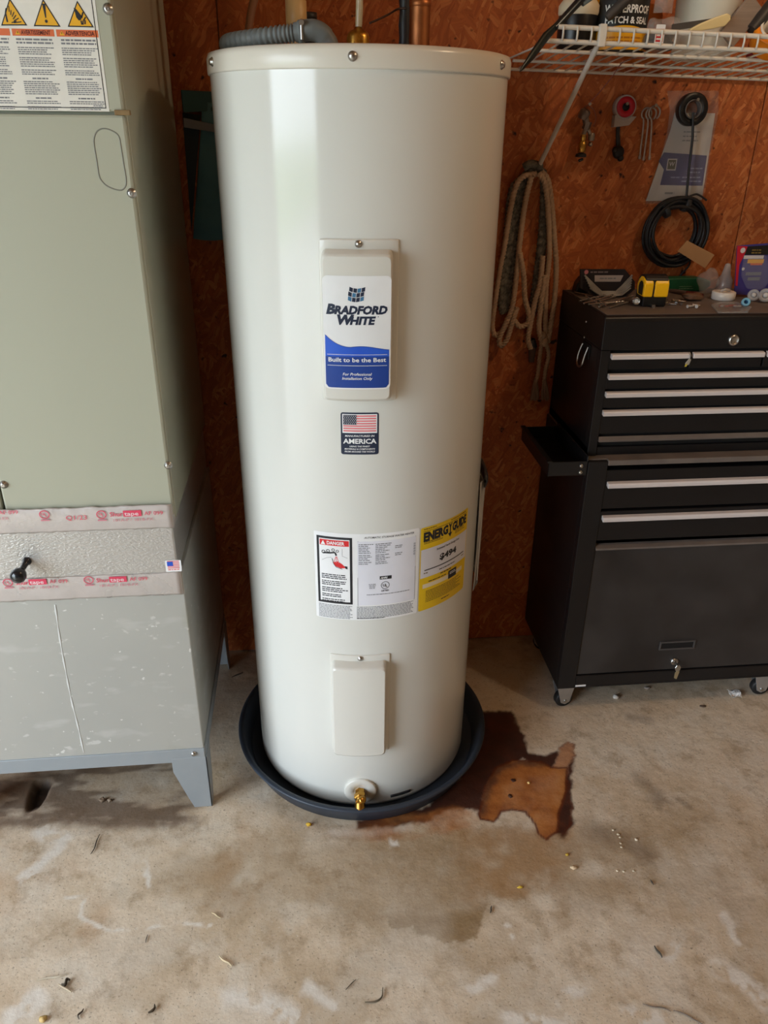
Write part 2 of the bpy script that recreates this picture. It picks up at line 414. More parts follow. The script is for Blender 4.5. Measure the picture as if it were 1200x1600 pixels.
def concrete():
    m = bpy.data.materials.new('concrete'); m.use_nodes = True; nt = m.node_tree; N = nt.nodes; Lk = nt.links
    b = N['Principled BSDF']; tc = N.new('ShaderNodeTexCoord')
    def noise(sc, det=6, rough=.6, st=None):
        n = N.new('ShaderNodeTexNoise'); n.inputs['Scale'].default_value = sc; n.inputs['Detail'].default_value = det
        n.inputs['Roughness'].default_value = rough
        if st:
            mp = N.new('ShaderNodeMapping'); mp.inputs['Scale'].default_value = st
            Lk.new(tc.outputs['Object'], mp.inputs[0]); Lk.new(mp.outputs[0], n.inputs['Vector'])
        else: Lk.new(tc.outputs['Object'], n.inputs['Vector'])
        return n.outputs['Fac']
    def ramp(fac, stops):
        r = N.new('ShaderNodeValToRGB'); e = r.color_ramp.elements
        while len(e) < len(stops): e.new(.5)
        for k, (p, c) in enumerate(stops): e[k].position = p; e[k].color = lin(c)
        Lk.new(fac, r.inputs[0]); return r.outputs[0]
    def mix(fac, a, c, mode='MIX'):
        x = N.new('ShaderNodeMix'); x.data_type = 'RGBA'; x.blend_type = mode
        if isinstance(fac, float): x.inputs[0].default_value = fac
        else: Lk.new(fac, x.inputs[0])
        for s, v in ((6, a), (7, c)):
            if isinstance(v, tuple): x.inputs[s].default_value = lin(v)
            else: Lk.new(v, x.inputs[s])
        return x.outputs[2]
    def math_(op, a, c):
        x = N.new('ShaderNodeMath'); x.operation = op; x.use_clamp = True
        for k, v in ((0, a), (1, c)):
            if isinstance(v, (int, float)): x.inputs[k].default_value = v
            else: Lk.new(v, x.inputs[k])
        return x.outputs[0]
    base = ramp(noise(3.2, 8, .62), [(.30, (176,153,122)), (.46, (204,184,158)), (.60, (218,202,180)), (.75, (194,171,140))])
    base = mix(math_('MULTIPLY', ramp(noise(9, 7, .7), [(.46, (0,0,0)), (.62, (255,255,255))]), .6), base, (214,204,188))
    base = mix(math_('MULTIPLY', ramp(noise(14, 5, .7), [(.52, (0,0,0)), (.66, (255,255,255))]), .55), base, (156,132,102))
    speck = ramp(noise(210, 2, .5), [(.62, (0,0,0)), (.70, (255,255,255))])
    base = mix(math_('MULTIPLY', speck, .55), base, (104,90,74))
    speck2 = ramp(noise(150, 3, .6), [(.60, (0,0,0)), (.72, (255,255,255))])
    base = mix(math_('MULTIPLY', speck2, .4), base, (226,218,204))
    def attr(nm):
        a = N.new('ShaderNodeAttribute'); a.attribute_name = nm; s = N.new('ShaderNodeSeparateColor')
        Lk.new(a.outputs['Color'], s.inputs[0]); return s.outputs[0], s.outputs[1], s.outputs[2], a.outputs['Alpha']
    dk, org, edge, tint = attr('stain_a'); damp, dirt, pale, hole = attr('stain_b')
    c = mix(math_('MULTIPLY', tint, .68), base, (172,122,68))
    c = mix(math_('MULTIPLY', damp, .85), c, (132,104,64))
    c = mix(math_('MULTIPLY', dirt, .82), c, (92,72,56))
    c = mix(pale, c, (222,214,202))
    c = mix(dk, c, ramp(noise(22, 5), [(.35, (52,22,15)), (.6, (66,28,16)), (.75, (88,42,20))]))
    c = mix(org, c, ramp(noise(13, 6, .65), [(.32, (140,78,36)), (.5, (172,106,52)), (.68, (190,130,76))]))
    c = mix(edge, c, (92,38,14))
    c = mix(hole, c, (52,38,28))
    Lk.new(c, b.inputs['Base Color'])
    wet = math_('MAXIMUM', math_('MAXIMUM', dk, math_('MULTIPLY', org, .9)), math_('MULTIPLY', damp, .35))
    mr = N.new('ShaderNodeMapRange'); mr.inputs[3].default_value = .62; mr.inputs[4].default_value = .42
    Lk.new(wet, mr.inputs[0]); Lk.new(mr.outputs[0], b.inputs['Roughness'])
    bp = N.new('ShaderNodeBump'); bp.inputs['Strength'].default_value = .35; bp.inputs['Distance'].default_value = .003
    Lk.new(mix(.5, noise(45, 8, .7), noise(160, 4, .6)), bp.inputs['Height']); Lk.new(bp.outputs[0], b.inputs['Normal'])
    return m
fme.materials.append(concrete())

def osb():
    m = bpy.data.materials.new('oriented_strand_board'); m.use_nodes = True; nt = m.node_tree; N = nt.nodes; Lk = nt.links
    b = N['Principled BSDF']; tc = N.new('ShaderNodeTexCoord')
    cur = None; hts = []
    def mixc(fac, a, c):
        x = N.new('ShaderNodeMix'); x.data_type = 'RGBA'; Lk.new(fac, x.inputs[0]); Lk.new(a, x.inputs[6]); Lk.new(c, x.inputs[7]); return x.outputs[2]
    # layers of flakes lying at different angles
    wob = N.new('ShaderNodeTexNoise'); wob.inputs['Scale'].default_value = 9; wob.inputs['Detail'].default_value = 3
    Lk.new(tc.outputs['Object'], wob.inputs['Vector'])
    wv = N.new('ShaderNodeVectorMath'); wv.operation = 'MULTIPLY_ADD'; wv.inputs[1].default_value = (.05, .05, .05)
    Lk.new(wob.outputs['Color'], wv.inputs[0]); Lk.new(tc.outputs['Object'], wv.inputs[2])
    for k, (ang, sc, off) in enumerate(((14, (34, 1, 100), 0), (-50, (40, 1, 125), 3.1), (64, (36, 1, 140), 7.7))):
        mp = N.new('ShaderNodeMapping'); mp.inputs['Rotation'].default_value = (0, R(ang), 0)
        mp.vector_type = 'POINT'; mp.inputs['Location'].default_value = (off, 0, off*.7)
        Lk.new(wv.outputs[0], mp.inputs[0])
        mp2 = N.new('ShaderNodeMapping'); mp2.inputs['Scale'].default_value = sc; Lk.new(mp.outputs[0], mp2.inputs[0])
        vo = N.new('ShaderNodeTexVoronoi'); vo.inputs['Scale'].default_value = 1.0; vo.inputs['Randomness'].default_value = 1.0
        Lk.new(mp2.outputs[0], vo.inputs['Vector'])
        sp = N.new('ShaderNodeSeparateColor'); Lk.new(vo.outputs['Color'], sp.inputs[0])
        rp = N.new('ShaderNodeValToRGB'); e = rp.color_ramp.elements
        e.new(.35); e.new(.7)
        for q, (p, c) in enumerate(((0, (168,88,44)), (.35, (182,98,48)), (.7, (190,106,54)), (1, (210,130,76)))): e[q].position = p; e[q].color = lin(c)
        Lk.new(sp.outputs[0], rp.inputs[0])
        # grain inside each flake
        mp3 = N.new('ShaderNodeMapping'); mp3.inputs['Scale'].default_value = (16, 1, 260); Lk.new(mp.outputs[0], mp3.inputs[0])
        gr = N.new('ShaderNodeTexNoise'); gr.inputs['Scale'].default_value = 1; gr.inputs['Detail'].default_value = 4; Lk.new(mp3.outputs[0], gr.inputs['Vector'])
        mg = N.new('ShaderNodeMix'); mg.data_type = 'RGBA'; mg.blend_type = 'MULTIPLY'; mg.inputs[0].default_value = .80
        Lk.new(rp.outputs[0], mg.inputs[6]); Lk.new(gr.outputs['Fac'], mg.inputs[7])
        bright = N.new('ShaderNodeMix'); bright.data_type = 'RGBA'; bright.blend_type = 'ADD'; bright.inputs[0].default_value = .32
        Lk.new(mg.outputs[2], bright.inputs[6]); Lk.new(rp.outputs[0], bright.inputs[7])
        if cur is None: cur = bright.outputs[2]; hh = sp.outputs[2]
        else:
            st = N.new('ShaderNodeMath'); st.operation = 'GREATER_THAN'; st.inputs[1].default_value = .52; Lk.new(sp.outputs[1], st.inputs[0])
            cur = mixc(st.outputs[0], cur, bright.outputs[2])
            hm = N.new('ShaderNodeMix'); hm.data_type = 'FLOAT'; Lk.new(st.outputs[0], hm.inputs[0]); Lk.new(hh, hm.inputs[2]); Lk.new(sp.outputs[2], hm.inputs[3]); hh = hm.outputs[0]
    big = N.new('ShaderNodeTexNoise'); big.inputs['Scale'].default_value = 2.2; big.inputs['Detail'].default_value = 4
    Lk.new(tc.outputs['Object'], big.inputs['Vector'])
    br = N.new('ShaderNodeValToRGB'); br.color_ramp.elements[0].position = .3; br.color_ramp.elements[0].color = (.70, .62, .58, 1)
    br.color_ramp.elements[1].position = .7; br.color_ramp.elements[1].color = (1, 1, 1, 1); Lk.new(big.outputs['Fac'], br.inputs[0])
    mm = N.new('ShaderNodeMix'); mm.data_type = 'RGBA'; mm.blend_type = 'MULTIPLY'; mm.inputs[0].default_value = 1
    Lk.new(cur, mm.inputs[6]); Lk.new(br.outputs[0], mm.inputs[7])
    sn = N.new('ShaderNodeTexNoise'); sn.inputs['Scale'].default_value = 42; sn.inputs['Detail'].default_value = 2
    Lk.new(tc.outputs['Object'], sn.inputs['Vector'])
    sr = N.new('ShaderNodeValToRGB'); sr.color_ramp.elements[0].position = .66; sr.color_ramp.elements[1].position = .73
    Lk.new(sn.outputs['Fac'], sr.inputs[0])
    mx = N.new('ShaderNodeMix'); mx.data_type = 'RGBA'; Lk.new(sr.outputs[0], mx.inputs[0]); Lk.new(mm.outputs[2], mx.inputs[6]); mx.inputs[7].default_value = lin((46,22,12))
    Lk.new(mx.outputs[2], b.inputs['Base Color']); b.inputs['Roughness'].default_value = .62
    b.inputs['Specular IOR Level'].default_value = .3
    bp = N.new('ShaderNodeBump'); bp.inputs['Strength'].default_value = .35; bp.inputs['Distance'].default_value = .002
    Lk.new(hh, bp.inputs['Height']); Lk.new(bp.outputs[0], b.inputs['Normal'])
    return m
M_OSB = osb()
M_STUD = mat('framing_timber', (150,118,82), .7, rgb2=(120,88,58), scale=6, stretch=(1,1,8), bump=.2)
M_WALL = mat('painted_board', (150,132,112), .8, rgb2=(136,118,98), scale=4)
# back wall: studs' face behind, strand board sheets nailed on it
wb = struct(MB().box((LX-.1, YW+.012, 0), (RX+.1, YW+.11, CZ)).build('wall_back', M_STUD), 'strand board back wall of the garage')
seam_x = at(1186, 200, Y=YW).x
xs = [LX, seam_x-2.44, seam_x-1.22, seam_x, seam_x+1.22, RX]
for a, b_ in zip(xs[:-1], xs[1:]):
    if b_-a > .01: part(MB().box((a+.0012, YW, 0.004), (b_-.0012, YW+.0119, CZ)), 'board_panel', M_OSB, wb, bevel=.0012, seg=1)
struct(MB().box((RX, FY-.1, 0), (RX+.1, YW+.11, CZ)).build('wall_right', M_WALL))
struct(MB().box((LX-.1, FY-.1, 0), (RX+.1, FY, CZ)).build('wall_front', M_WALL))
wlft = MB()
wlft.box((LX-.1, FY, 0), (LX, OY0, CZ)); wlft.box((LX-.1, OY1, 0), (LX, YW+.11, CZ)); wlft.box((LX-.1, OY0, OZ1), (LX, OY1, CZ))
struct(wlft.build('wall_left', M_WALL))
struct(MB().box((LX-.1, FY-.1, CZ), (RX+.1, YW+.11, CZ+.1)).build('ceiling', mat('ceiling_boards', (170,132,92), .8, rgb2=(146,108,72), scale=5, stretch=(1,6,1))))
dr = MB().box((-9, -12, -.06), (LX-.1, 12, -.01)).build('driveway', mat('driveway_concrete', (176,172,166), .85, rgb2=(150,146,140), scale=3)); struct(dr)
lw = MB().box((-60, -60, -.12), (-9, 60, -.03)).build('lawn', mat('lawn_grass', (104,136,66), .9, rgb2=(76,112,44), scale=8)); struct(lw)

# ================================================================== WATER HEATER
TX, TY, TR, TZ0, TH = 0.1106, 1.53, 0.254, 0.012, 1.506
def tk(u, z, h=0.0, r0=TR):
    """point on the tank: u metres round its front (0 faces the room), z up, h out from the jacket"""
    a = u/TR; return (TX+math.sin(a)*(r0+h), TY-math.cos(a)*(r0+h), z)
def deg(d): return R(d)*TR
M_TANK = mat('tank_enamel', (214,213,206), .13, rgb2=(211,210,203), scale=3)
M_CAP = mat('cap_enamel', (216,210,198), .26, rgb2=(213,207,195), scale=3)
M_COVER = mat('cover_plastic', (214,211,202), .34, rgb2=(211,208,199), scale=4, coat=.25)
M_STEEL = mat('zinc_screw', (190,188,184), .3, 1.0, rgb2=(160,158,154), scale=90)
M_BLK = mat('black_print', (34,35,40), .5, scale=20)
M_INK = mat('grey_fine_print', (128,128,132), .6, scale=20)
M_WHT = mat('label_white', (236,236,236), .42, scale=10)
M_WHT2 = mat('label_paper_grey', (224,224,232), .42, scale=10)
M_NAVY = mat('navy_print', (34,44,66), .4, scale=20)
M_RED = mat('label_red', (214,44,48), .42, scale=20)
M_PINK = mat('label_pale_red', (228,120,124), .42, scale=20)
M_BRASS = mat('brass', (196,150,70), .25, 1.0, rgb2=(150,104,44), scale=60, rough2=.4)

wh = thing('water_heater', 'tall white cylindrical electric water heater standing in a dark drain pan', 'water heater', (TX, TY, 0))
body = part(MB().lathe([(.0, TZ0), (TR-.012, TZ0), (TR-.003, TZ0+.004), (TR, TZ0+.014), (TR, .3), (TR, .7), (TR, 1.1), (TR, 1.478)], (TX, TY, 0), n=160), 'jacket', M_TANK, wh)
cap = part(MB().lathe([(TR+.0005, 1.4735), (TR+.0032, 1.474), (TR+.0038, 1.476), (TR+.0038, 1.497), (TR+.001, 1.504), (TR-.006, 1.506), (.0, 1.508)], (TX, TY, 0), n=160), 'top_cap', M_CAP, wh)
for d in (-69.1, -6.4, 56.4, 118, 180, 242):
    a = R(d); n = Vector((math.sin(a), -math.cos(a), 0)); o = Vector((TX, TY, 1.489))+n*(TR+.0038)
    part(MB().lathe([(.0068, 0), (.0068, .0012), (.0052, .0016), (.0046, .0042), (.0036, .005), (0, .0052)], o, n, 14), 'cap_screw', M_STEEL, cap)

def relief(name, u0, u1, z0, z1, base, hgt, edge, rad, m, t, ease=1.0):
    """raised cover following the jacket"""
    def ax(a, b, e):
        return np.unique(np.concatenate([np.linspace(a, a+e, 9), np.linspace(a+e, b-e, 14), np.linspace(b-e, b, 9)]))
    us = ax(u0, u1, edge); zs = ax(z0, z1, edge); cu, cz = (u0+u1)/2, (z0+z1)/2; hu, hz_ = (u1-u0)/2, (z1-z0)/2
    rows = []
    for z in zs:
        row = []
        for u in us:
            qx, qy = abs(u-cu)-hu+rad, abs(z-cz)-hz_+rad
            sd = math.hypot(max(qx, 0), max(qy, 0))+min(max(qx, qy), 0)-rad
            k = min(1, max(0, -sd/edge)); k = math.sqrt(max(0, 1-(1-k)**2))
            uu, zz = u, z
            if sd > 0:                                   # pull the corner in to the rounded outline
                l = math.hypot(qx, qy); f = rad/l
                uu = cu+math.copysign(hu-rad+qx*f, u-cu); zz = cz+math.copysign(hz_-rad+qy*f, z-cz)
            row.append(tk(uu, zz, base+hgt*k))
        rows.append(row)
    return part(MB().grid(rows), name, m, t)
def skirt_box(name, u0, u1, z0, z1, base, hgt, m, t, draft=.006, lip=.004):
    """box with curved front, near-square sides and softly rounded rim"""
    n = 18; mb = MB(); rings = []
    def ring(off, h, rr):
        pts = []
        a0, a1, b0, b1 = u0+off, u1-off, z0+off, z1-off
        for (cx, cz, s) in ((a1-rr, b1-rr, 0), (a0+rr, b1-rr, 90), (a0+rr, b0+rr, 180), (a1-rr, b0+rr, 270)):
            for k in range(5):
                an = R(s+22.5*k); pts.append((cx+rr*math.cos(an), cz+rr*math.sin(an)))
        # add points along the long horizontal edges so they follow the curve
        out = []
        for i, p in enumerate(pts):
            q = pts[(i+1) % len(pts)]; out.append(p)
            if abs(p[0]-q[0]) > .02 or abs(p[1]-q[1]) > .02:
                for j in range(1, 8): out.append((p[0]+(q[0]-p[0])*j/8, p[1]+(q[1]-p[1])*j/8))
        return [tk(u, z, h) for (u, z) in out]
    for off, h, rr in ((0, base, .008), (draft*.6, base+hgt-lip*1.6, .008), (draft*.6+lip*.35, base+hgt-lip*.6, .008), (draft*.6+lip*1.1, base+hgt-lip*.12, .008)):
        rings.append(ring(off, h, rr))
    k = len(rings[0]); vs = [p for r_ in rings for p in r_]
    fs = [(i*k+j, i*k+(j+1) % k, (i+1)*k+(j+1) % k, (i+1)*k+j) for i in range(len(rings)-1) for j in range(k)]
    mb.add(vs, fs, 0, True)
    off = draft*.6+lip*1.1; a0, a1, b0, b1 = u0+off, u1-off, z0+off, z1-off; rr = .008
    us = [a0+rr*(1-math.cos(q)) for q in np.linspace(0, math.pi/2, 5)]+list(np.linspace(a0+rr, a1-rr, 12))[1:-1]+[a1-rr*(1-math.cos(q)) for q in np.linspace(math.pi/2, 0, 5)]
    lo, hi = [], []
    for u in us:
        e = max(0, a0+rr-u, u-(a1-rr)); d = rr-math.sqrt(max(0, rr*rr-e*e)); lo.append(b0+d); hi.append(b1-d)
    h = base+hgt-lip*.12
    m2 = len(us)
    mb.add([tk(us[i], lo[i], h) for i in range(m2)]+[tk(us[i], hi[i], h) for i in range(m2)], [(i, i+1, m2+i+1, m2+i) for i in range(m2-1)], 0, True)
    return part(mb, name, m, t)

# upper element cover and its label
uc = relief('upper_access_cover', -.0852, .0440, .976, 1.2415, .0002, .0035, .003, .006, M_COVER, wh)
ub = skirt_box('cover_box', -.0795, .0325, .981, 1.2265, .003, .027, M_COVER, uc)
sc_u = -.0215
def tank_screw(u, z, h, t):
    n = Vector(tk(u, z, 1))-Vector(tk(u, z, 0)); part(MB().lathe([(.0058, 0), (.0058, .001), (.0044, .0014), (.004, .0034), (0, .004)], tk(u, z, h), n, 12), 'cover_screw', M_STEEL, t)
tank_screw(sc_u, 1.2345, .0037, uc)
p = Print()
L0, L1, Z0, Z1 = -.0728, .0255, 1.0065, 1.190
M_BLUE = mat('label_blue', (38,84,196), .35, rgb2=(52,104,214), scale=14)
M_BLUE2 = mat('label_deep_blue', (30,62,140), .35, rgb2=(36,74,156), scale=14)
M_TEAL = mat('label_teal', (70,122,160), .4, scale=20)
p.rrect(L0, Z0, L1, Z1, .007, 0, 1)
inn = .0022
us = list(np.linspace(L0+inn, L1-inn, 26)); W = L1-L0; H_ = Z1-Z0
wave = [Z0+H_*(.372+.135*max(0, 1-k/.42)**1.7+.018*math.sin((k-.3)*6.0)) for k in np.linspace(0, 1, 26)]
lo = [Z0+inn+max(0, .006-math.sqrt(max(0, .006**2-max(0, (L0+inn+.006)-u, u-(L1-inn-.006))**2))) for u in us]
p.strip(us, lo, wave, 3, 2)
p.strip(us, lo, [min(w, Z0+H_*.30) for w in wave], 1, 3)
p.strip(us, wave, [w+.0010 for w in wave], 1, 3)
cx_ = (L0+L1)/2
# flag mark: little waving window of panes
for r_ in range(3):
    for c_ in range(4):
        u = cx_-.0115+c_*.0058-r_*.0004+(.0012 if r_ == 0 else 0); z = 1.1735-r_*.0072-(.0000, .0022, .0030, .0020)[c_]
        z2 = 1.1735-r_*.0072-(.0022, .0030, .0020, .0004)[c_]
        p.poly([(u, z), (u+.0050, z2), (u+.0044, z2-.0064), (u-.0006, z-.0064)], 4 if (c_ + r_) % 3 == 2 else 2, 2)
p.text('B', L0+.0045, 1.1310, .0148, 2, 2, bold=.055, shear=.22, align='l')
p.text('RADFORD', L0+.0162, 1.1310, .0122, 2, 2, width=.0770, bold=.055, shear=.22, align='l')
p.text('W', L0+.0205, 1.1145, .0146, 2, 2, bold=.055, shear=.22, align='l')
p.text('HITE', L0+.0385, 1.1145, .0120, 2, 2, width=.0380, bold=.055, shear=.22, align='l')
p.disc(L1-.0185, 1.1265, .0008, 2, 2, 8)
for zz in (1.0645, 1.0462): p.rect(L0+.0050, zz, L1-.0050, zz+.0007, 0, 4)
p.text('Built to be the Best', cx_, 1.0528, .0070, 0, 4, width=.0850, bold=.018)
p.text('For Professional', cx_, 1.0300, .0046, 0, 4, width=.043, shear=.2, bold=.01)
p.text('Installation Only', cx_, 1.0228, .0046, 0, 4, width=.045, shear=.2, bold=.01)
p.build('brand_label', [M_WHT, M_BLUE2, M_NAVY, M_BLUE, M_TEAL], lambda u, v, h: tk(u, v, .0297+h), uc)

# stars and stripes sticker
p = Print(); a0, a1, b0, b1 = -.0540, .0126, .8768, .9552
p.rrect(a0, b0, a1, b1, .004, 0, 1)
f0, f1, g0, g1 = a0+.0028, a1-.0028, b0+.0405, b1-.0028
p.rect(f0, g0, f1, g1, 1, 2)
for k in range(7):
    z = g1-.0022-k*(g1-g0-.004)/6.8; p.rect(f0+.0018, z-.0026, f1-.0018, z, 2, 3)
p.rect(f0+.0018, g1-.0192, f0+.0250, g1-.0016, 0, 4)
for r_ in range(6):
    for c_ in range(7): p.disc(f0+.0036+c_*.0033+(r_ % 2)*.0010, g1-.0036-r_*.0027, .00075, 1, 5, 5)
mid = (a0+a1)/2
p.text('MANUFACTURED IN', mid, b0+.0335, .0034, 1, 2, width=.0520, bold=.02, shear=.2)
p.text('AMERICA', mid, b0+.0210, .0088, 1, 2, width=.0590, bold=.03)
p.text('USING THE FINEST', mid, b0+.0142, .0028, 1, 2, width=.036, bold=.02, shear=.2)
p.text('MATERIALS & COMPONENTS', mid, b0+.0092, .0028, 1, 2, width=.054, bold=.02, shear=.2)
p.text('FROM AROUND THE WORLD', mid, b0+.0042, .0028, 1, 2, width=.054, bold=.02, shear=.2)
p.build('flag_sticker', [M_NAVY, M_WHT, M_PINK], lambda u, v, h: tk(u, v, h+.0002), wh)

# rating plate
p = Print(); a0, a1, b0, b1 = -.1105, .0964, .5232, .7165
p.rrect(a0, b0, a1, b1, .003, 0, 1)
q0, q1, s0, s1 = a0+.0055, a0+.0745, b0+.0365, b1-.0085                # danger panel
p.rect(q0, s0, q1, s1, 1, 2); p.rect(q0+.0048, s0+.0048, q1-.0048, s1-.0048, 0, 3)
p.rect(q0+.0062, s1-.0190, q1-.0062, s1-.0068, 3, 4)
p.poly([(q0+.0085, s1-.0178), (q0+.0175, s1-.0178), (q0+.013, s1-.0088)], 0, 5)
p.text('DANGER', q0+.0205, s1-.0165, .0070, 0, 5, width=.034, bold=.03, align='l')
# tap with hot water pouring on a hand
z_ = s1-.034
p.ring(q0+.0135, z_, .0040, .0016, 1, 4); p.ring(q0+.0225, z_+.003, .0035, .0014, 1, 4)
p.line([(q0+.013, z_-.002), (q0+.026, z_-.001), (q0+.036, z_+.001), (q0+.0385, z_-.006)], .0034, 1, 4)
p.ring(q0+.0325, z_+.006, .0032, .0013, 1, 4); p.ring(q0+.0405, z_+.004, .0030, .0012, 1, 4)
for k in range(3): p.line([(q0+.0375+k*.001, z_-.008), (q0+.033+k*.005, z_-.022)], .0012, 4, 4)
p.poly([(q0+.031, z_-.021), (q0+.036, z_-.029), (q0+.047, z_-.033), (q0+.057, z_-.032), (q0+.050, z_-.024), (q0+.041, z_-.018)], 3, 4)
p.poly([(q0+.056, z_-.0335), (q0+.060, z_-.034), (q0+.0595, z_-.028), (q0+.054, z_-.0275)], 1, 5)
p.line([(q0+.030, z_-.012), (q0+.033, z_-.024), (q0+.038, z_-.031), (q0+.050, z_-.0345)], .0010, 1, 5)
p.line([(q0+.010, z_-.018), (q0+.020, z_-.012), (q0+.029, z_-.010)], .0006, 2, 4)
p.line([(q0+.050, z_+.010), (q0+.050, z_-.006), (q0+.060, z_-.010)], .0006, 2, 4)
zz = s0+.0665
for k, n in enumerate((3, 3, 3, 2, 2)):
    p.fine(q0+.0085, zz, q1-.0085, .0040, n, .0021, 1, 4, seed=k+3, ragged=.35); zz -= n*.0040+.0030
p.fine(a0+.006, s0-.0040, q1, .0032, 10, .0016, 2, 2, seed=21, ragged=.1)
c0, c1 = a0+.0845, a1-.0075                                               # data panel
p.text('AUTOMATIC STORAGE WATER HEATER', (c0+c1)/2+.004, b1-.0100, .0040, 1, 2, width=.098, bold=.01, shear=.2)
p.rect(c0, b0+.0345, c1, b1-.0160, 5, 2)
p.line([(c0, b1-.016), (c1, b1-.016)], .0006, 2, 3)
for (za, n, seed) in ((b1-.0215, 2, 31), (b1-.0290, 4, 33), (b1-.0450, 4, 35), (b1-.0605, 2, 36)):
    p.fine(c0+.002, za, c0+.030, .0037, n, .0018, 2, 3, seed=seed, ragged=.4)
    p.fine(c0+.034, za, c0+.066, .0037, n, .0018, 2, 3, seed=seed+1, ragged=.5)
    if n > 2: p.fine(c0+.072, za, c0+.092, .0037, 2, .0018, 2, 3, seed=seed+2, ragged=.4)
for k in range(14): p.rect(c1-.0050, b1-.032-k*.0019, c1-.0010, b1-.032-k*.0019+(.0006 if k % 3 else .0013), 2, 3)
p.rect(c0+.0425, b1-.1010, c0+.0660, b1-.0935, 1, 3); p.text('AHRI', c0+.0440, b1-.0993, .0040, 0, 4, align='l', bold=.03, shear=.2)
p.ring(c0+.0535, b1-.1145, .0085, .0011, 1, 3); p.text('U', c0+.0512, b1-.1170, .0058, 1, 4, bold=.02); p.text('L', c0+.0560, b1-.1190, .0058, 1, 4, bold=.02)
p.text('LISTED', c0+.0535, b1-.1285, .0036, 1, 3, width=.015, bold=.03)
p.fine(c0+.020, b1-.110, c0+.037, .0030, 4, .0015, 2, 3, seed=41, ragged=.4, center=True)
p.fine(c0+.016, b1-.1335, c1-.010, .0030, 1, .0016, 2, 3, seed=42, ragged=.05, center=True)
p.line([(c0, b1-.095), (c0, b0+.0345), (c1, b0+.0345), (c1, b1-.082)], .0006, 2, 3)
p.fine(c0-.002, b0+.0315, c1+.002, .0031, 9, .0016, 2, 2, seed=44, ragged=.08)
p.fine(c0-.002, b0+.0045, c0+.055, .0030, 1, .0015, 1, 2, seed=45, ragged=.08)
p.build('rating_label', [M_WHT, M_BLK, M_INK, M_RED, M_PINK, M_WHT2], lambda u, v, h: tk(u, v, h+.0002), wh)

# yellow energy label
M_YEL = mat('label_yellow', (232,196,24), .4, rgb2=(224,182,20), scale=12)
p = Print(); a0, a1, b0, b1 = .0990, .2380, .5235, .7135
W = a1-a0; H_ = b1-b0
p.rrect(a0, b0, a1, b1, .004, 0, 1)
V = lambda k: b0+H_*k
U = lambda k: a0+W*k
p.rect(U(.015), V(.405), U(.985), V(.745), 2, 2)
p.text('ENERG', U(.05), V(.842), .0180, 1, 2, width=W*.45, bold=.06, align='l')
p.text('GUIDE', U(.95), V(.842), .0180, 1, 2, width=W*.36, bold=.06, align='r')
p.line([(U(.52), V(.945)), (U(.545), V(.90)), (U(.545), V(.83))], .0034, 1, 2); p.line([(U(.578), V(.945)), (U(.545), V(.90))], .0034, 1, 2)
p.poly([(U(.50), V(.835)), (U(.59), V(.835)), (U(.545), V(.785))], 1, 2)
p.rect(U(.04), V(.952), U(.96), V(.957), 1, 2)
p.fine(U(.05), V(.982), U(.30), .003, 1, .0016, 1, 2, seed=50); p.fine(U(.55), V(.982), U(.95), .003, 1, .0016, 1, 2, seed=51)
p.fine(U(.06), V(.832), U(.45), .0032, 2, .0016, 3, 2, seed=52); p.fine(U(.66), V(.832), U(.93), .0032, 3, .0016, 3, 2, seed=53)
p.text('Estimated Yearly Energy Cost', U(.53), V(.692), .0045, 1, 3, width=W*.48, bold=.02)
p.text('$494', U(.53), V(.560), .0128, 1, 3, width=W*.36, bold=.045)
p.rect(U(.08), V(.488), U(.92), V(.500), 1, 3)
p.fine(U(.07), V(.465), U(.16), .003, 1, .0022, 3, 3, seed=54); p.fine(U(.86), V(.465), U(.93), .003, 1, .0022, 3, 3, seed=57)
p.fine(U(.35), V(.450), U(.70), .003, 1, .0020, 1, 3, seed=55); p.fine(U(.38), V(.395), U(.68), .003, 1, .0024, 1, 2, seed=56)
p.rect(U(.06), V(.275), U(.90), V(.325), 4, 2); p.rect(U(.55), V(.265), U(.74), V(.365), 1, 3)
p.fine(U(.58), V(.345), U(.72), .0034, 2, .0018, 2, 4, seed=58); p.fine(U(.16), V(.350), U(.52), .003, 1, .002, 1, 2, seed=59)
p.fine(U(.12), V(.235), U(.92), .0036, 8, .0015, 3, 2, seed=60, ragged=.4)
p.fine(U(.42), V(.060), U(.62), .003, 1, .0020, 1, 2, seed=61)
p.build('energy_label', [M_YEL, M_BLK, M_WHT2, mat('label_brown_print', (110,92,30), .5, scale=20), mat('label_cream_bar', (232,220,190), .45, scale=20)], lambda u, v, h: tk(u, v, h+.0002), wh)

# lower element cover
lc = relief('lower_access_cover', -.0842, .0400, .178, .4378, .0002, .003, .003, .004, M_COVER, wh)
skirt_box('cover_box', -.0800, .0320, .183, .4245, .0025, .024, M_COVER, lc)
tank_screw(-.0215, .4315, .0032, lc)
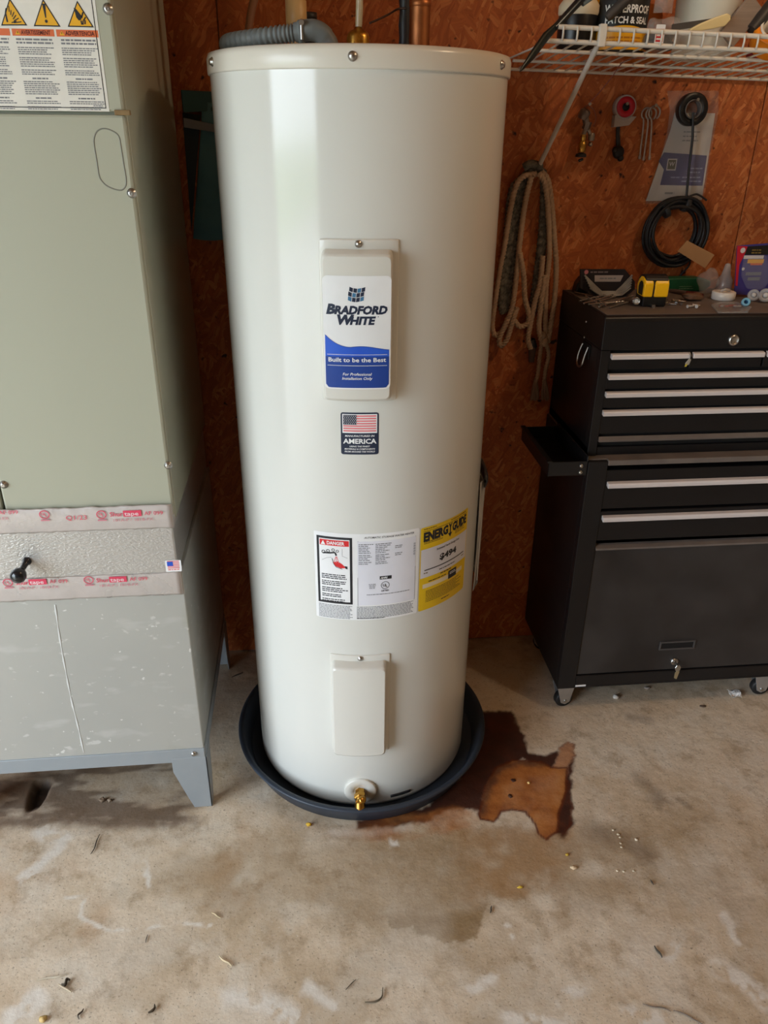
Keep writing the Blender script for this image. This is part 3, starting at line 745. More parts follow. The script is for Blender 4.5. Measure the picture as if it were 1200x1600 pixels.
# drain valve
vu = deg(-5.2); vz = .064
nrm = (Vector(tk(vu, vz, 1))-Vector(tk(vu, vz, 0))).normalized(); vo = Vector(tk(vu, vz, .0)); side = Vector((0, 0, 1)).cross(nrm)
dv = part(MB().lathe([(.036, -.002), (.036, .0035), (.034, .0050), (.017, .0055), (.0155, .0030), (0, .0030)], vo, nrm, 40), 'valve_plate', M_COVER, wh)
part(MB().lathe([(.0115, 0), (.0115, .012), (.0140, .013), (.0140, .022), (.0100, .024), (.0100, .032)], vo+nrm*.003, nrm, 6, smooth=False), 'valve_hexagon', M_BRASS, dv)
down = (nrm*.75+Vector((0, 0, -1))*.75).normalized(); so = vo+nrm*.030
thr = [(.0095, -.006), (.0098, .004)]
for k in range(6): thr += [(.0122, .006+k*.0026), (.0110, .0073+k*.0026)]
thr += [(.0118, .0225), (.0085, .0225), (.0075, .010), (0, .010)]
part(MB().lathe(thr, so, down, 24), 'spigot', M_BRASS, dv)
hd_ = (side*.35+Vector((0, 0, 1))*.8+nrm*.45).normalized()
part(MB().lathe([(.0062, -.004), (.0062, .010), (.0085, .011), (.0085, .017), (.005, .019), (0, .019)], so+nrm*.002, hd_, 10), 'valve_stem', M_BRASS, dv)
# slot low on the jacket
sl = MB(); s_ = [tk(u, z, h) for (u, z, h) in ()]
rows = []
us = np.linspace(.0462, .0945, 9)
part(MB().grid([[tk(u, z, .0012) for u in us] for z in (.0400, .0335)]), 'slot', M_BLK, wh, solid=.002)
# literature sleeve clipped to the right flank
M_SLEEVE = mat('clear_sleeve', (196,192,186), .18, rgb2=(170,166,160), scale=12, alpha=.75, bump=.4, bscale=25)
M_PAPER = mat('folded_paper', (206,202,196), .7, rgb2=(188,184,178), scale=8)
ang = np.linspace(72, 104, 9)
slv = part(MB().grid([[tk(deg(a), z, .0035+.011*min(1, (a-72)/9)*(1 if i < 3 else .75)+.0015*math.sin(a*2+i)) for a in ang] for i, z in enumerate((.735, .66, .58, .50, .468))]), 'document_sleeve', M_SLEEVE, wh, solid=.0016)
part(MB().grid([[tk(deg(a), z, .0095) for a in np.linspace(76, 101, 7)] for z in (.715, .60, .485)]), 'folded_leaflet', M_PAPER, slv, solid=.003)
part(MB().grid([[tk(deg(a), z, .012+.004*(i == 1)) for a in np.linspace(73, 98, 7)] for i, z in enumerate((.748, .736, .722))]), 'sleeve_clip', mat('dark_clip', (52,50,50), .4, scale=20), slv, solid=.004)

# ---- drain pan
M_PAN = mat('pan_plastic', (46,54,66), .42, rgb2=(40,48,58), scale=12, rough2=.5)
pan = thing('drain_pan', 'round dark slate plastic drain pan under the water heater', 'drain pan', (TX, TY, 0))
part(MB().lathe([(0, .001), (.276, .001), (.284, .003), (.2995, .044), (.3005, .050), (.3085, .052), (.3105, .0555), (.3085, .0585), (.3015, .0590), (.2965, .0560), (.2810, .0140), (.276, .0115), (0, .0115)], (TX, TY, 0), n=140), 'pan_shell', M_PAN, pan)

# ================================================================== PLUMBING ON TOP OF THE HEATER
M_COPPER = mat('copper_pipe', (186,120,76), .38, 1.0, rgb2=(140,84,52), scale=25, rough2=.5)
M_CPVC = mat('cream_plastic_pipe', (214,178,124), .4, rgb2=(204,168,114), scale=8)
M_COND = mat('grey_conduit', (112,116,116), .5, rgb2=(98,102,102), scale=20)
M_CLEAR = mat('clear_tube', (210,196,160), .12, rgb2=(190,176,140), scale=30, alpha=.55)
M_SEAL = mat('white_sealant', (226,222,212), .6, rgb2=(206,202,190), scale=60, bump=.6)
M_DKP = mat('dark_pipe', (44,44,46), .45, rgb2=(36,36,38), scale=20)
CT = 1.5075
cp = at(655, 66, Y=1.60)
t = thing('copper_pipe', 'vertical copper water pipe with white sealant rising from the heater top', 'pipe', (cp.x, cp.y, CT))
part(MB().cyl((cp.x, cp.y, CT), (cp.x, cp.y, 1.5985), .0182, 28), 'copper_stub', M_COPPER, t)
part(MB().lathe([(.0184, 1.588), (.0192, 1.589), (.0192, 1.599), (.017, 1.5995)], (cp.x, cp.y, 0), n=28, cap=False), 'stub_rim', M_COPPER, t)
part(MB().lathe([(.019, 1.5985), (.0206, 1.602), (.0200, 1.612), (.0215, 1.620), (.018, 1.628)], (cp.x, cp.y, 0), n=24), 'sealant', M_SEAL, t)
part(MB().cyl((cp.x, cp.y, 1.627), (cp.x, cp.y, CZ), .0145, 20), 'riser', M_COPPER, t)
cv = at(464, 58, Y=1.62)
t = thing('cream_water_pipe', 'cream plastic water pipe with a coupling rising from the heater top', 'pipe', (cv.x, cv.y, CT))
part(MB().cyl((cv.x, cv.y, CT), (cv.x, cv.y, CZ), .0135, 22), 'pipe', M_CPVC, t)
part(MB().lathe([(.0150, 1.545), (.0185, 1.547), (.0185, 1.5955), (.0150, 1.5975)], (cv.x, cv.y, 0), n=26), 'coupling', M_CPVC, t)
part(MB().grid([[(cv.x+.0137*math.cos(a), cv.y+.0137*math.sin(a), z) for a in np.linspace(R(-70), R(-38), 4)] for z in (1.60, 1.66)]), 'yellow_stripe', mat('pipe_stripe', (220,190,40), .5), t)
bs = at(560, 64, Y=1.50)
t = thing('brass_fitting', 'short brass fitting with a clear tube standing on the heater centre', 'fitting', (bs.x, bs.y, CT))
part(MB().lathe([(.0195, CT), (.0195, 1.532), (.0180, 1.536), (.0150, 1.540), (.0080, 1.543), (.0055, 1.547), (0, 1.547)], (bs.x, bs.y, 0), n=26), 'brass_body', M_BRASS, t)
part(MB().tube([(bs.x, bs.y, 1.542), (bs.x+.001, bs.y, 1.552), (bs.x+.002, bs.y, 1.575), (bs.x+.002, bs.y, 1.78)], [.0050, .0058, .0060, .0060], 14), 'clear_tube', M_CLEAR, t)
bk = at(632, 62, Y=1.66)
t = thing('black_riser', 'black foam wrapped pipe rising behind the copper pipe', 'pipe', (bk.x, bk.y, CT))
part(MB().tube([(bk.x, bk.y, 1.5065+.02*k) for k in range(0, 47)], [.0098+.0018*(k % 2) for k in range(47)], 14), 'foam_sleeve', M_DKP, t)
part(MB().lathe([(.024, 1.5065), (.022, 1.522), (.014, 1.536)], (bk.x-.008, bk.y, 0), n=16), 'base_boot', M_DKP, t)
tag(MB().tube(catmull([at(578, 36, Y=1.56), at(592, 30, Y=1.58), at(608, 22, Y=1.62), at(622, 14, Y=1.65), at(634, 13, Y=1.648)], 6), .0018, 8).build('thin_wire', mat('brown_wire', (66,44,34), .5)), 'thin brown wire bowed between brass fitting and black pipe', 'wire')
ob = at(392, 20, Y=1.74)
tag(MB().tube(catmull([at(388, 72, Y=1.74), at(389, 44, Y=1.74), at(394, 12, Y=1.745), at(402, -20, Y=1.75), at(408, -60, Y=1.76)], 6), .0075, 12).build('tan_tube', mat('tan_tube', (150,104,78), .5, rgb2=(130,88,64), scale=20)), 'thin tan tube slanting up behind the grey conduit', 'tube')
dk = at(482, 30, Y=1.70)
tag(MB().cyl((dk.x, dk.y, 1.5065), (dk.x, dk.y, 1.585), .0135, 16).lathe([(.0135, 1.575), (.016, 1.577), (.016, 1.587), (0, 1.588)], (dk.x, dk.y, 0), n=16).build('black_nipple', M_DKP), 'stubby dark pipe nipple behind the conduit elbow', 'fitting')
# grey corrugated conduit running over the cap to an elbow
t = thing('flexible_conduit', 'grey corrugated electrical conduit curving over the heater cap', 'conduit', (TX-.2, 1.45, CT))
z_ = CT+.0125
pa = [Vector((-.02, 1.815, CT-.25)), Vector((-.02, 1.812, CT-.06)), Vector((-.03, 1.795, CT+.008)), Vector((-.06, 1.74, z_+.004)), Vector((-.098, 1.65, z_)), Vector((-.112, 1.56, z_)), Vector((-.104, 1.485, z_)), Vector((-.062, 1.432, z_+.002)), Vector((-.020, 1.415, z_+.006)), Vector((.010, 1.41, z_+.009))]
cc = catmull(pa, 22); rs = [.0118+(.0014 if k % 4 < 2 else -.0008) for k in range(len(cc))]
part(MB().tube(cc, rs, 18), 'corrugated_tube', M_COND, t)
e0 = cc[-1]
el = part(MB().tube(catmull([e0-Vector((.006, -.002, .001)), e0+Vector((.012, -.003, .003)), e0+Vector((.028, -.003, .001)), e0+Vector((.042, -.002, -.010)), e0+Vector((.047, 0, -.0215))], 6), [.0148]*8+[.0152]*9+[.0138]*8, 18), 'elbow', M_COND, t)
part(MB().lathe([(.0150, -.003), (.0166, -.002), (.0166, .004), (.0150, .005)], e0, (e0-cc[-4]), 20), 'clamp_ring', M_COND, el)
part(MB().cyl(e0+Vector((.002, -.013, .013)), e0+Vector((.002, -.022, .011)), .0040, 8).cyl(e0+Vector((.002, -.016, .014)), e0+Vector((.002, -.017, -.011)), .0026, 8), 'clamp_screw', M_STEEL, el)

# ================================================================== FURNACE / AIR HANDLER
FYF, FXR, FXL, FYB = 1.3253, -0.2535, -0.82, 1.847
M_FURN = mat('furnace_paint', (173,173,154), .42, rgb2=(169,169,150), scale=3, coat=.12)
M_PLEN = mat('galvanised_sheet', (170,174,176), .42, .35, rgb2=(158,162,164), scale=5, rough2=.52)
M_STAND = mat('galvanised_stand', (164,172,178), .40, .45, rgb2=(150,158,164), scale=9, rough2=.5)
M_DARKGAP = mat('shadow_gap_steel', (58,56,52), .6)
fu = thing('air_handler', 'tall grey-green furnace cabinet on a galvanised stand left of the water heater', 'furnace', ((FXL+FXR)/2, (FYF+FYB)/2, 0))
FB = FYF+.012                                    # carcass face; doors sit proud of it
zs_ = dict(top=2.2, seam=1.4140, doorb=.7420, band1=.7240, band0=.6235, plb=.1720)
part(MB().box((FXL, FB, .735), (FXR, FYB, 2.2)), 'cabinet_shell', M_FURN, fu, bevel=.003)
dseam = at(4, 780, Y=FYF).x
d_up = part(MB().box((FXL+.002, FYF, 1.4155), (FXR-.001, FB-.0003, 2.19)), 'upper_door', M_FURN, fu, bevel=.004)
d_lo = part(MB().box((dseam, FYF, .7445), (FXR-.001, FB-.0003, 1.4118)), 'lower_door', M_FURN, fu, bevel=.004)
part(MB().box((FXL+.002, FYF, .7445), (dseam-.004, FB-.0003, 1.4118)), 'side_door', M_FURN, fu, bevel=.004)
def fscrew(px, py, tt):
    a = at(px, py, Y=FYF); part(MB().lathe([(.0075, 0), (.0075, .0012), (.0055, .0016), (.0050, .0048), (.003, .0056), (0, .0050)], (a.x, FYF, a.z), (0, -1, 0), 12), 'door_screw', M_STEEL, tt)
fscrew(169, 14, d_up); fscrew(206, 302, d_lo); fscrew(263, 727, d_lo); fscrew(6, 757, d_lo)
# rusty clip in the seam
a = at(191, 176, Y=FYF)
part(MB().box((a.x-.011, FYF-.003, a.z-.0035), (a.x+.012, FYF+.004, a.z+.0035)), 'seam_clip', mat('rusty_clip', (138,112,72), .6, rgb2=(110,84,50), scale=80), fu, bevel=.001)
# oval knock-out pressed in the lower door
ov = [at(x, y, Y=FYF) for (x, y) in ((172,203),(160,201),(151,206),(147,216),(147,226),(151,250),(155,275),(160,284),(168,291),(180,296),(190,297),(196,291),(197,280),(193,255),(189,230),(185,212))]
part(MB().tube([Vector((q.x, FYF+.0004, q.z)) for q in catmull(ov, 4, True)], .0012, 6, closed=True), 'pressed_outline', mat('outline_groove', (124,124,114), .5), d_lo)

# warning label on the upper door
M_ORN = mat('label_orange', (222,112,64), .45, scale=12); M_AMB = mat('label_amber', (238,178,38), .42, scale=12)
p = Print(.02)
def fl(px, py): q = at(px, py, Y=FYF); return (q.x, q.z)
lr = fl(171, 172)[0]; lb = fl(100, 173.5)[1]; lt = fl(80, -120)[1]; ll = FXL+.02
p.rect(ll, lb, lr, lt, 0, 1)
p.frame(ll, lb+.004, lr-.004, lt-.004, .0011, 1, 2)
xA = fl(87, 58)[0]; xB = fl(153, 58)[0]; xC = fl(5, 58)[0]
bz1, bz0 = fl(80, 46)[1], fl(80, 57)[1]
cw = fl(153, 50)[0]-fl(88, 50)[0]
cols = [(fl(88, 50)[0], cw), (fl(88, 50)[0]-cw-.003, cw), (fl(88, 50)[0]-2*cw-.006, cw)]
words_ = ('ADVERTENCIA', 'AVERTISSEMENT', 'WARNING')
for k, (u, w) in enumerate(cols):
    p.rect(u, bz0, u+w, bz1, 2, 2)
    p.text(words_[k], u+w*(.56 if k < 2 else .45), bz0+.0018, (bz1-bz0)*.62, 3, 3, width=w*.70 if k < 2 else w*.42, bold=.02)
    p.poly([(u+.004, bz0+.0016), (u+.011, bz0+.0016), (u+.0075, bz1-.0015)], 4, 3); p.line([(u+.0075, bz0+.003), (u+.0075, bz1-.003)], .0008, 3, 4)
    hh = fl(100, 77)[1]
    # the printed column leans with nothing: plain upright rows
    y = bz0-.0030
    p.fine(u+.003, y, u+w-.003, .0042, 2, .0022, 5, 2, seed=70+k, ragged=.08, center=True); y -= .0105
    for n, sd, c_ in ((4, 1, 0), (5, 2, 0), (3, 3, 0), (-1, 4, 1), (7, 5, 0), (-1, 6, 1), (2, 7, 0), (2, 8, 0)):
        if n < 0: p.fine(u+w*.3, y-.0002, u+w*.75, .004, 1, .0019, 5, 2, seed=80+sd+k*9, ragged=.1); y -= .0046
        else:
            p.fine(u+.004, y, u+w-.002, .0026, n, .0013, 5, 2, seed=90+sd+k*9, ragged=.22); y -= n*.0026+.0022
p.fine(lr-.022, lb+.0080, lr-.007, .002, 1, .0012, 5, 2, seed=199)
tri = [((2,40),(43,40),(17,-3)), ((53,41),(95,42),(67,-2)), ((106,42),(147,43),(121,1))]
for k, tp in enumerate(tri):
    P3 = [fl(*q) for q in tp]; 
    apx = ((P3[0][0]+P3[1][0])/2, P3[2][1]); P3 = [P3[0], P3[1], apx]
    cxx = sum(q[0] for q in P3)/3; czz = sum(q[1] for q in P3)/3
    p.poly(P3, 1, 2); p.poly([(cxx+(q[0]-cxx)*.86, czz+(q[1]-czz)*.86) for q in P3], 4, 3)
    w = P3[1][0]-P3[0][0]; S = lambda a, b: (P3[0][0]+w*a, P3[0][1]+w*b)
    if k == 1:
        p.poly([S(.44, .74), S(.56, .74), S(.52, .28), S(.48, .28)], 1, 4); p.disc(*S(.5, .17), w*.055, 1, 4)
    elif k == 2:
        p.poly([S(.33, .64), S(.42, .60), S(.60, .36), S(.55, .24), S(.46, .22), S(.38, .32), S(.36, .45)], 1, 4)
        for q in ((.66, .50, .58, .30), (.74, .34, .64, .22), (.62, .22, .60, .08), (.54, .22, .56, .08), (.70, .24, .68, .10)):
            p.line([S(q[0], q[1]), S(q[2], q[3])], w*.05, 1, 4)
    else:
        p.poly([S(.24, .12), S(.30, .12), S(.28, .42), S(.36, .60), S(.28, .58), S(.22, .40)], 1, 4)
        for q in ((.42, .66, .40, .46), (.48, .52, .44, .36), (.58, .46, .48, .30), (.64, .36, .50, .22), (.72, .26, .52, .16), (.80, .14, .50, .10), (.62, .16, .42, .10)):
            p.line([S(q[0], q[1]), S(q[2], q[3])], w*.035, 1, 4)
p.build('warning_label', [mat('label_ivory', (232,228,218), .45), M_BLK, M_ORN, mat('label_dark_red_print', (92,34,24), .5), M_AMB, M_INK], lambda u, v, h: (u, FYF-.0002-h, v), d_up)

# filter rack with embossed door, knob, foil tape above and below
def embossed():
    m = mat('embossed_aluminium', (196,194,190), .34, .55, rgb2=(186,184,180), scale=10)
    nt = m.node_tree; b = nt.nodes['Principled BSDF']; tc = nt.nodes.new('ShaderNodeTexCoord'); mp = nt.nodes.new('ShaderNodeMapping')
    mp.inputs['Rotation'].default_value = (0, R(35), 0); mp.inputs['Scale'].default_value = (1, 1, 2.1); nt.links.new(tc.outputs['Object'], mp.inputs[0])
    nz = nt.nodes.new('ShaderNodeTexNoise'); nz.inputs['Scale'].default_value = 150; nz.inputs['Detail'].default_value = 1.5; nz.inputs['Distortion'].default_value = .6
    nt.links.new(mp.outputs[0], nz.inputs['Vector'])
    bp = nt.nodes.new('ShaderNodeBump'); bp.inputs['Strength'].default_value = .42; bp.inputs['Distance'].default_value = .003
    nt.links.new(nz.outputs['Fac'], bp.inputs['Height']); nt.links.new(bp.outputs[0], b.inputs['Normal']); return m
M_EMB = embossed()
fr = part(MB().box((FXL, FYF-.006, .6235), (FXR-.006, FYB, .7365)), 'filter_rack', M_EMB, fu, bevel=.003)
kz = at(18, 872, Y=FYF-.04)
kb = part(MB().lathe([(.0085, -.001), (.0085, .003), (.0060, .006), (.0055, .020), (.0070, .026), (.0118, .030), (.0145, .037), (.0138, .044), (.0095, .0495), (0, .052)], (kz.x+.012, FYF-.0062, .664), (-.16, -1, -.25), 24), 'knob', mat('black_knob', (26,28,32), .25, coat=.4), fr)
M_TAPE = mat('foil_tape', (202,196,192), .26, .35, rgb2=(212,202,198), scale=18, rough2=.42, bump=.55, bscale=38, alpha=.93)
M_TPR = mat('tape_pink_print', (218,70,96), .45, scale=30); M_TPW = mat('tape_reversed_print', (240,214,216), .45)
M_TPR2 = mat('tape_faded_print', (206,130,140), .5, scale=30)
def tape(name, z0, z1, yy, right, seed, marks):
    rg = random.Random(seed); P = []
    xs_ = np.linspace(FXL+.01, right, 56)
    for z, dy in ((z1, -.0002), (z1-.003, -.0012), ((z0+z1)/2+.003, -.0010), (z0+.004, -.0016), (z0, -.0002)):
        P.append([(x, yy+dy-.0008*rg.random(), z+(rg.random()-.5)*.0022*(dy > -.0005)) for x in xs_])
    # wrap round the corner on to the side
    for r_ in range(5):
        z = P[r_][0][2]
        P[r_] += [(right+.0006, yy+.002, P[r_][-1][2]), (right+.0012, yy+.02, z), (right+.0012, yy+.045+.02*rg.random(), z+(rg.random()-.5)*.01)]
    o = part(MB().grid(P), name, M_TAPE, fu, solid=.0003)
    for (kind, px, py, sc) in marks:
        q = at(px, py, Y=yy); pr = Print(.02)
        if kind == 'ul':
            pr.ring(q.x, q.z, .0092*sc, .0016, 0, 1, ry=.0085*sc); pr.text('U', q.x-.0022, q.z-.0012, .0055*sc, 0, 1, bold=.02); pr.text('L', q.x+.0022, q.z-.0040, .0055*sc, 0, 1, bold=.02)
            pr.rect(q.x-.008, q.z-.0128, q.x+.008, q.z-.0098, 2, 1)
        elif kind == 'brand':
            pr.text('Shur', q.x, q.z-.0038, .0088, 0, 1, width=.0235, bold=.012, align='l')
            pr.rect(q.x+.0242, q.z-.0052, q.x+.0570, q.z+.0072, 0, 1); pr.text('tape', q.x+.0262, q.z-.0030, .0078, 1, 2, width=.0255, bold=.012, align='l')
            pr.text('AF 099', q.x+.0620, q.z-.0036, .0078, 0, 1, width=.0335, align='l')
            pr.text('181A-P / 181B-FX', q.x+.005, q.z-.0145, .0056, 2, 1, width=.072, align='l')
        else: pr.text(kind, q.x, q.z-.004, .0090, 0, 1, width=.037, align='c')
        pr.build('tape_print', [M_TPR, M_TPW, M_TPR2], lambda u, v, h: (u, yy-.0032-h, v), o)
    return o
tape('upper_tape', .7225, .7715, FYF-.0058, FXR-.004, 3, [('brand', -57, 802, 1), ('ul', 70, 803, 1), ('Q1/23', 120, 808, 1), ('ul', 159, 803, 1), ('brand', 172, 803, 1)])
tape('lower_tape', .5760, .6265, FYF-.0058, FXR-.003, 5, [('ul', 13, 909, 1), ('brand', 25, 910, 1), ('ul', 139, 905, 1), ('brand', 151, 906, 1)])
# little flag sticker on the rack
q = at(271, 884, Y=FYF-.006); p = Print(.02)
w, h = .0150, .0125
p.rrect(q.x-w, q.z-h, q.x+w, q.z+h, .0015, 0, 1)
for k in range(5): p.rect(q.x-w*.72, q.z-h*.42+k*.0036, q.x+w*.76, q.z-h*.42+k*.0036+.0022, 1, 2)
p.rect(q.x-w*.76, q.z+h*.02, q.x-w*.02, q.z+h*.78, 2, 3)
p.fine(q.x-w*.7, q.z-h*.55, q.x+w*.7, .003, 1, .0022, 1, 2, seed=300, ragged=.02)
p.build('flag_sticker', [M_WHT, M_PINK, M_BLUE], lambda u, v, hh: (u, FYF-.0064-hh, v), fr)

# plenum box and stand
def plenum_mat():
    m = mat('plenum_sheet', (180,180,174), .40, .30, rgb2=(168,168,163), scale=4, rough2=.5)
    nt = m.node_tree; b = nt.nodes['Principled BSDF']; src = b.inputs['Base Color'].links[0].from_socket
    tc = nt.nodes.new('ShaderNodeTexCoord')
    for sc_, st_, lo_, hi_, col_, k_ in ((30, (1, 1, 1.8), .66, .72, (214,214,210), .6), (9, (1, 1, 2.2), .60, .70, (196,196,192), .55), (70, (1, 1, 1), .70, .74, (226,226,222), .8), (5, (1, 1, 1), .58, .68, (158,156,140), .4)):
        mp = nt.nodes.new('ShaderNodeMapping'); mp.inputs['Scale'].default_value = st_; mp.inputs['Rotation'].default_value = (0, R(20), 0); nt.links.new(tc.outputs['Object'], mp.inputs[0])
        nz = nt.nodes.new('ShaderNodeTexNoise'); nz.inputs['Scale'].default_value = sc_; nz.inputs['Detail'].default_value = 3; nt.links.new(mp.outputs[0], nz.inputs['Vector'])
        mr = nt.nodes.new('ShaderNodeMapRange'); mr.inputs[1].default_value = lo_; mr.inputs[2].default_value = hi_; mr.inputs[4].default_value = k_; nt.links.new(nz.outputs['Fac'], mr.inputs[0])
        mx = nt.nodes.new('ShaderNodeMix'); mx.data_type = 'RGBA'; nt.links.new(mr.outputs[0], mx.inputs[0]); nt.links.new(src, mx.inputs[6]); mx.inputs[7].default_value = lin(col_); src = mx.outputs[2]
    nt.links.new(src, b.inputs['Base Color']); return m
pb = part(MB().box((FXL, FYF-.001, .1700), (FXR, FYB, .6230)), 'plenum_box', plenum_mat(), fu, bevel=.002)
sc_a = [at(x, y, Y=FYF-.0014) for (x, y) in ((86,945),(94,1000),(103,1050),(112,1095),(122,1135),(131,1176))]
part(MB().tube(catmull([Vector((q.x, FYF-.0012, q.z)) for q in sc_a], 5), [.0016+.0008*math.sin(k*1.7) for k in range(26)], 6, flat=.4), 'sealant_streak', mat('pale_streak', (204,204,200), .6), pb)
stn = part(MB().box((FXL, FYF-.0035, .1380), (FXR+.001, FYF+.0005, .1745)).box((FXL, FYF, .1380), (FXR+.001, FYB, .1410)).box((FXR-.001, FYF, .1380), (FXR+.0025, FYB, .1745)), 'stand_rail', M_STAND, fu, bevel=.0012)
q = at(303, 1177, Y=FYF-.003); part(MB().lathe([(.0065, 0), (.0062, .002), (.0045, .0045), (0, .005)], (q.x, FYF-.0036, q.z), (0, -1, 0), 8), 'rail_screw', M_STEEL, stn)
def leg(xr, yf, sx, sy):
    """sheet metal angle: tapered front flange and tapered side flange"""
    X = lambda d: xr-sx*d
    fr_ = [(X(0), yf, .150), (X(.076), yf, .150), (X(.076), yf, .110), (X(.050), yf, .028), (X(.040), yf, .0), (X(0), yf, 0)]
    m_ = MB().prism(fr_, (0, sy*.003, 0))
    sd = [(X(0), yf, .150), (X(0), yf+sy*.060, .150), (X(0), yf+sy*.045, .05), (X(0), yf+sy*.028, 0), (X(0), yf, 0)]
    m_.prism(sd, (-sx*.003, 0, 0)); return m_
part(leg(FXR+.004, FYF-.004, 1, 1), 'leg', M_STAND, fu, bevel=.0008, seg=1)
part(leg(FXL-.004, FYF-.004, -1, 1), 'leg', M_STAND, fu, bevel=.0008, seg=1)
part(leg(FXR+.004, FYB+.004, 1, -1), 'leg', M_STAND, fu, bevel=.0008, seg=1)
part(leg(FXL-.004, FYB+.004, -1, -1), 'leg', M_STAND, fu, bevel=.0008, seg=1)

# ================================================================== TOOL CABINET AND CHEST
M_BLKP = mat('black_powder_coat', (23,21,22), .36, rgb2=(30,28,28), scale=5, rough2=.48, spec=.4)
M_BLKD = mat('dusty_black_panel', (35,32,32), .38, rgb2=(62,58,56), scale=6, rough2=.58, amount=.7)
M_BAR = mat('drawer_pull_aluminium', (220,211,209), .45, .1, rgb2=(212,203,201), scale=12)
M_DUSTY = mat('dusty_ledge', (112,101,94), .7, rgb2=(80,71,66), scale=14)
M_DARK = mat('dark_interior', (14,13,14), .7)
CXL, CXR, CYF, CYB = .6285, 1.275, 1.5618, 1.893
def cz(px, py, Y): return at(px, py, Y=Y).z
tc_ = thing('rolling_tool_cabinet', 'black steel rolling tool cabinet on casters beneath the tool chest', 'tool cabinet', ((CXL+CXR)/2, (CYF+CYB)/2, 0))
T_LOW = .7250
bdy = MB()
bdy.box((CXL, CYF, .080), (CXL+.046, CYF+.02, T_LOW)); bdy.box((CXR-.046, CYF, .080), (CXR, CYF+.02, T_LOW))
bdy.box((CXL, CYF+.019, .080), (CXL+.004, CYB, T_LOW)); bdy.box((CXR-.004, CYF+.019, .080), (CXR, CYB, T_LOW))
bdy.box((CXL, CYB-.004, .080), (CXR, CYB, T_LOW)); bdy.box((CXL, CYF, .078), (CXR, CYB, .084))
bdy.box((CXL+.046, CYF+.001, .080), (CXR-.046, CYF+.02, .1165))
part(bdy, 'cabinet_body', M_BLKP, tc_, bevel=.0018)
part(MB().box((CXL+.046, CYF-.002, T_LOW-.010), (CXR-.040, CYB, T_LOW+.003)).box((CXL+.002, CYF+.012, T_LOW-.002), (CXR-.002, CYB, T_LOW+.0025)), 'top_ledge', M_DUSTY, tc_, bevel=.002)
x0, x1 = CXL+.047, CXR-.047
for (zt, zb, bar) in ((.702, .6035, .6735), (.5965, .5185, .5865)):
    d = part(MB().box((x0, CYF+.004, zb), (x1, CYF+.30, zt)), 'drawer', M_BLKP, tc_, bevel=.0015)
    part(MB().prism([(x0+.004, CYF+.0042, bar+.0005), (x0+.004, CYF-.0075, bar-.001), (x0+.004, CYF-.0095, bar-.0045), (x0+.004, CYF-.0085, bar-.0125), (x0+.004, CYF-.0055, bar-.0132), (x0+.004, CYF+.0042, bar-.010)], (x1-x0-.008, 0, 0)), 'drawer_pull', M_BAR, d, bevel=.0008, seg=1)
# drop front panel with its top ledge
zt = cz(933, 855, CYF)
dp = part(MB().box((x0, CYF+.0045, .1195), (x1, CYF+.016, zt-.006)), 'drop_front', M_BLKD, tc_, bevel=.0015)
part(MB().prism([(x0, CYF+.0165, zt+.002), (x0, CYF-.003, zt-.0035), (x0, CYF-.003, zt-.0085), (x0, CYF+.0165, zt-.0065)], (x1-x0, 0, 0)), 'panel_ledge', M_DUSTY, dp, bevel=.0008, seg=1)
hx0, hz1 = at(1032, 1006, Y=CYF).x, at(1032, 1004, Y=CYF).z; hx1, hz0 = at(1085, 1014, Y=CYF).x, at(1085, 1021, Y=CYF).z
hz0 = hz1-.0265
hm = MB(); w_ = .0045
hm.box((hx0, CYF+.0005, hz0), (hx1, CYF+.006, hz0+w_)); hm.box((hx0, CYF+.0005, hz1-w_), (hx1, CYF+.006, hz1))
hm.box((hx0, CYF+.0005, hz0+w_), (hx0+w_, CYF+.006, hz1-w_)); hm.box((hx1-w_, CYF+.0005, hz0+w_), (hx1, CYF+.006, hz1-w_))
hnd = part(hm, 'recessed_handle', mat('handle_rim_grey', (72,69,68), .4), dp, bevel=.001)
part(MB().box((hx0+w_, CYF+.0030, hz0+w_), (hx1-w_, CYF+.0055, hz1-w_)), 'handle_cup', M_DARK, dp)
def lock_key(px, py, Y, t, key=True, r=.0105):
    q = at(px, py, Y=Y); o = Vector((q.x, Y, q.z))
    l = part(MB().lathe([(r, 0), (r, .003), (r*.8, .0055), (r*.72, .0058), (r*.68, .0045), (0, .0045)], o, (0, -1, 0), 20), 'lock', M_STEEL, t)
    if key:
        k = MB().cyl(o+Vector((0, -.004, 0)), o+Vector((.001, -.022, -.001)), .0025, 8)
        bow = [(o.x+.001+a, o.y-.022, o.z+b) for (a, b) in ((-.004, .004), (.004, .004), (.008, -.004), (.007, -.013), (.001, -.017), (-.005, -.013), (-.008, -.004))]
        k.prism(bow, (0, -.002, 0)); part(k, 'key', M_STEEL, t, bevel=.0006, seg=1)
        part(MB().prism([(o.x+.001, o.y-.0225, o.z-.013), (o.x+.007, o.y-.0225, o.z-.016), (o.x+.003, o.y-.023, o.z-.040), (o.x-.004, o.y-.023, o.z-.036), (o.x-.004, o.y-.0225, o.z-.020)], (0, -.0022, 0)), 'key_tag', mat('key_tag_brass', (176,160,124), .4, .6), t)
lock_key(1053, 1033, CYF+.0045, dp)
q = at(905, 1077, Y=CYF); part(MB().box((q.x-.012, CYF-.0008, .0835), (q.x+.016, CYF+.0004, .0885)), 'small_label', M_WHT, tc_)
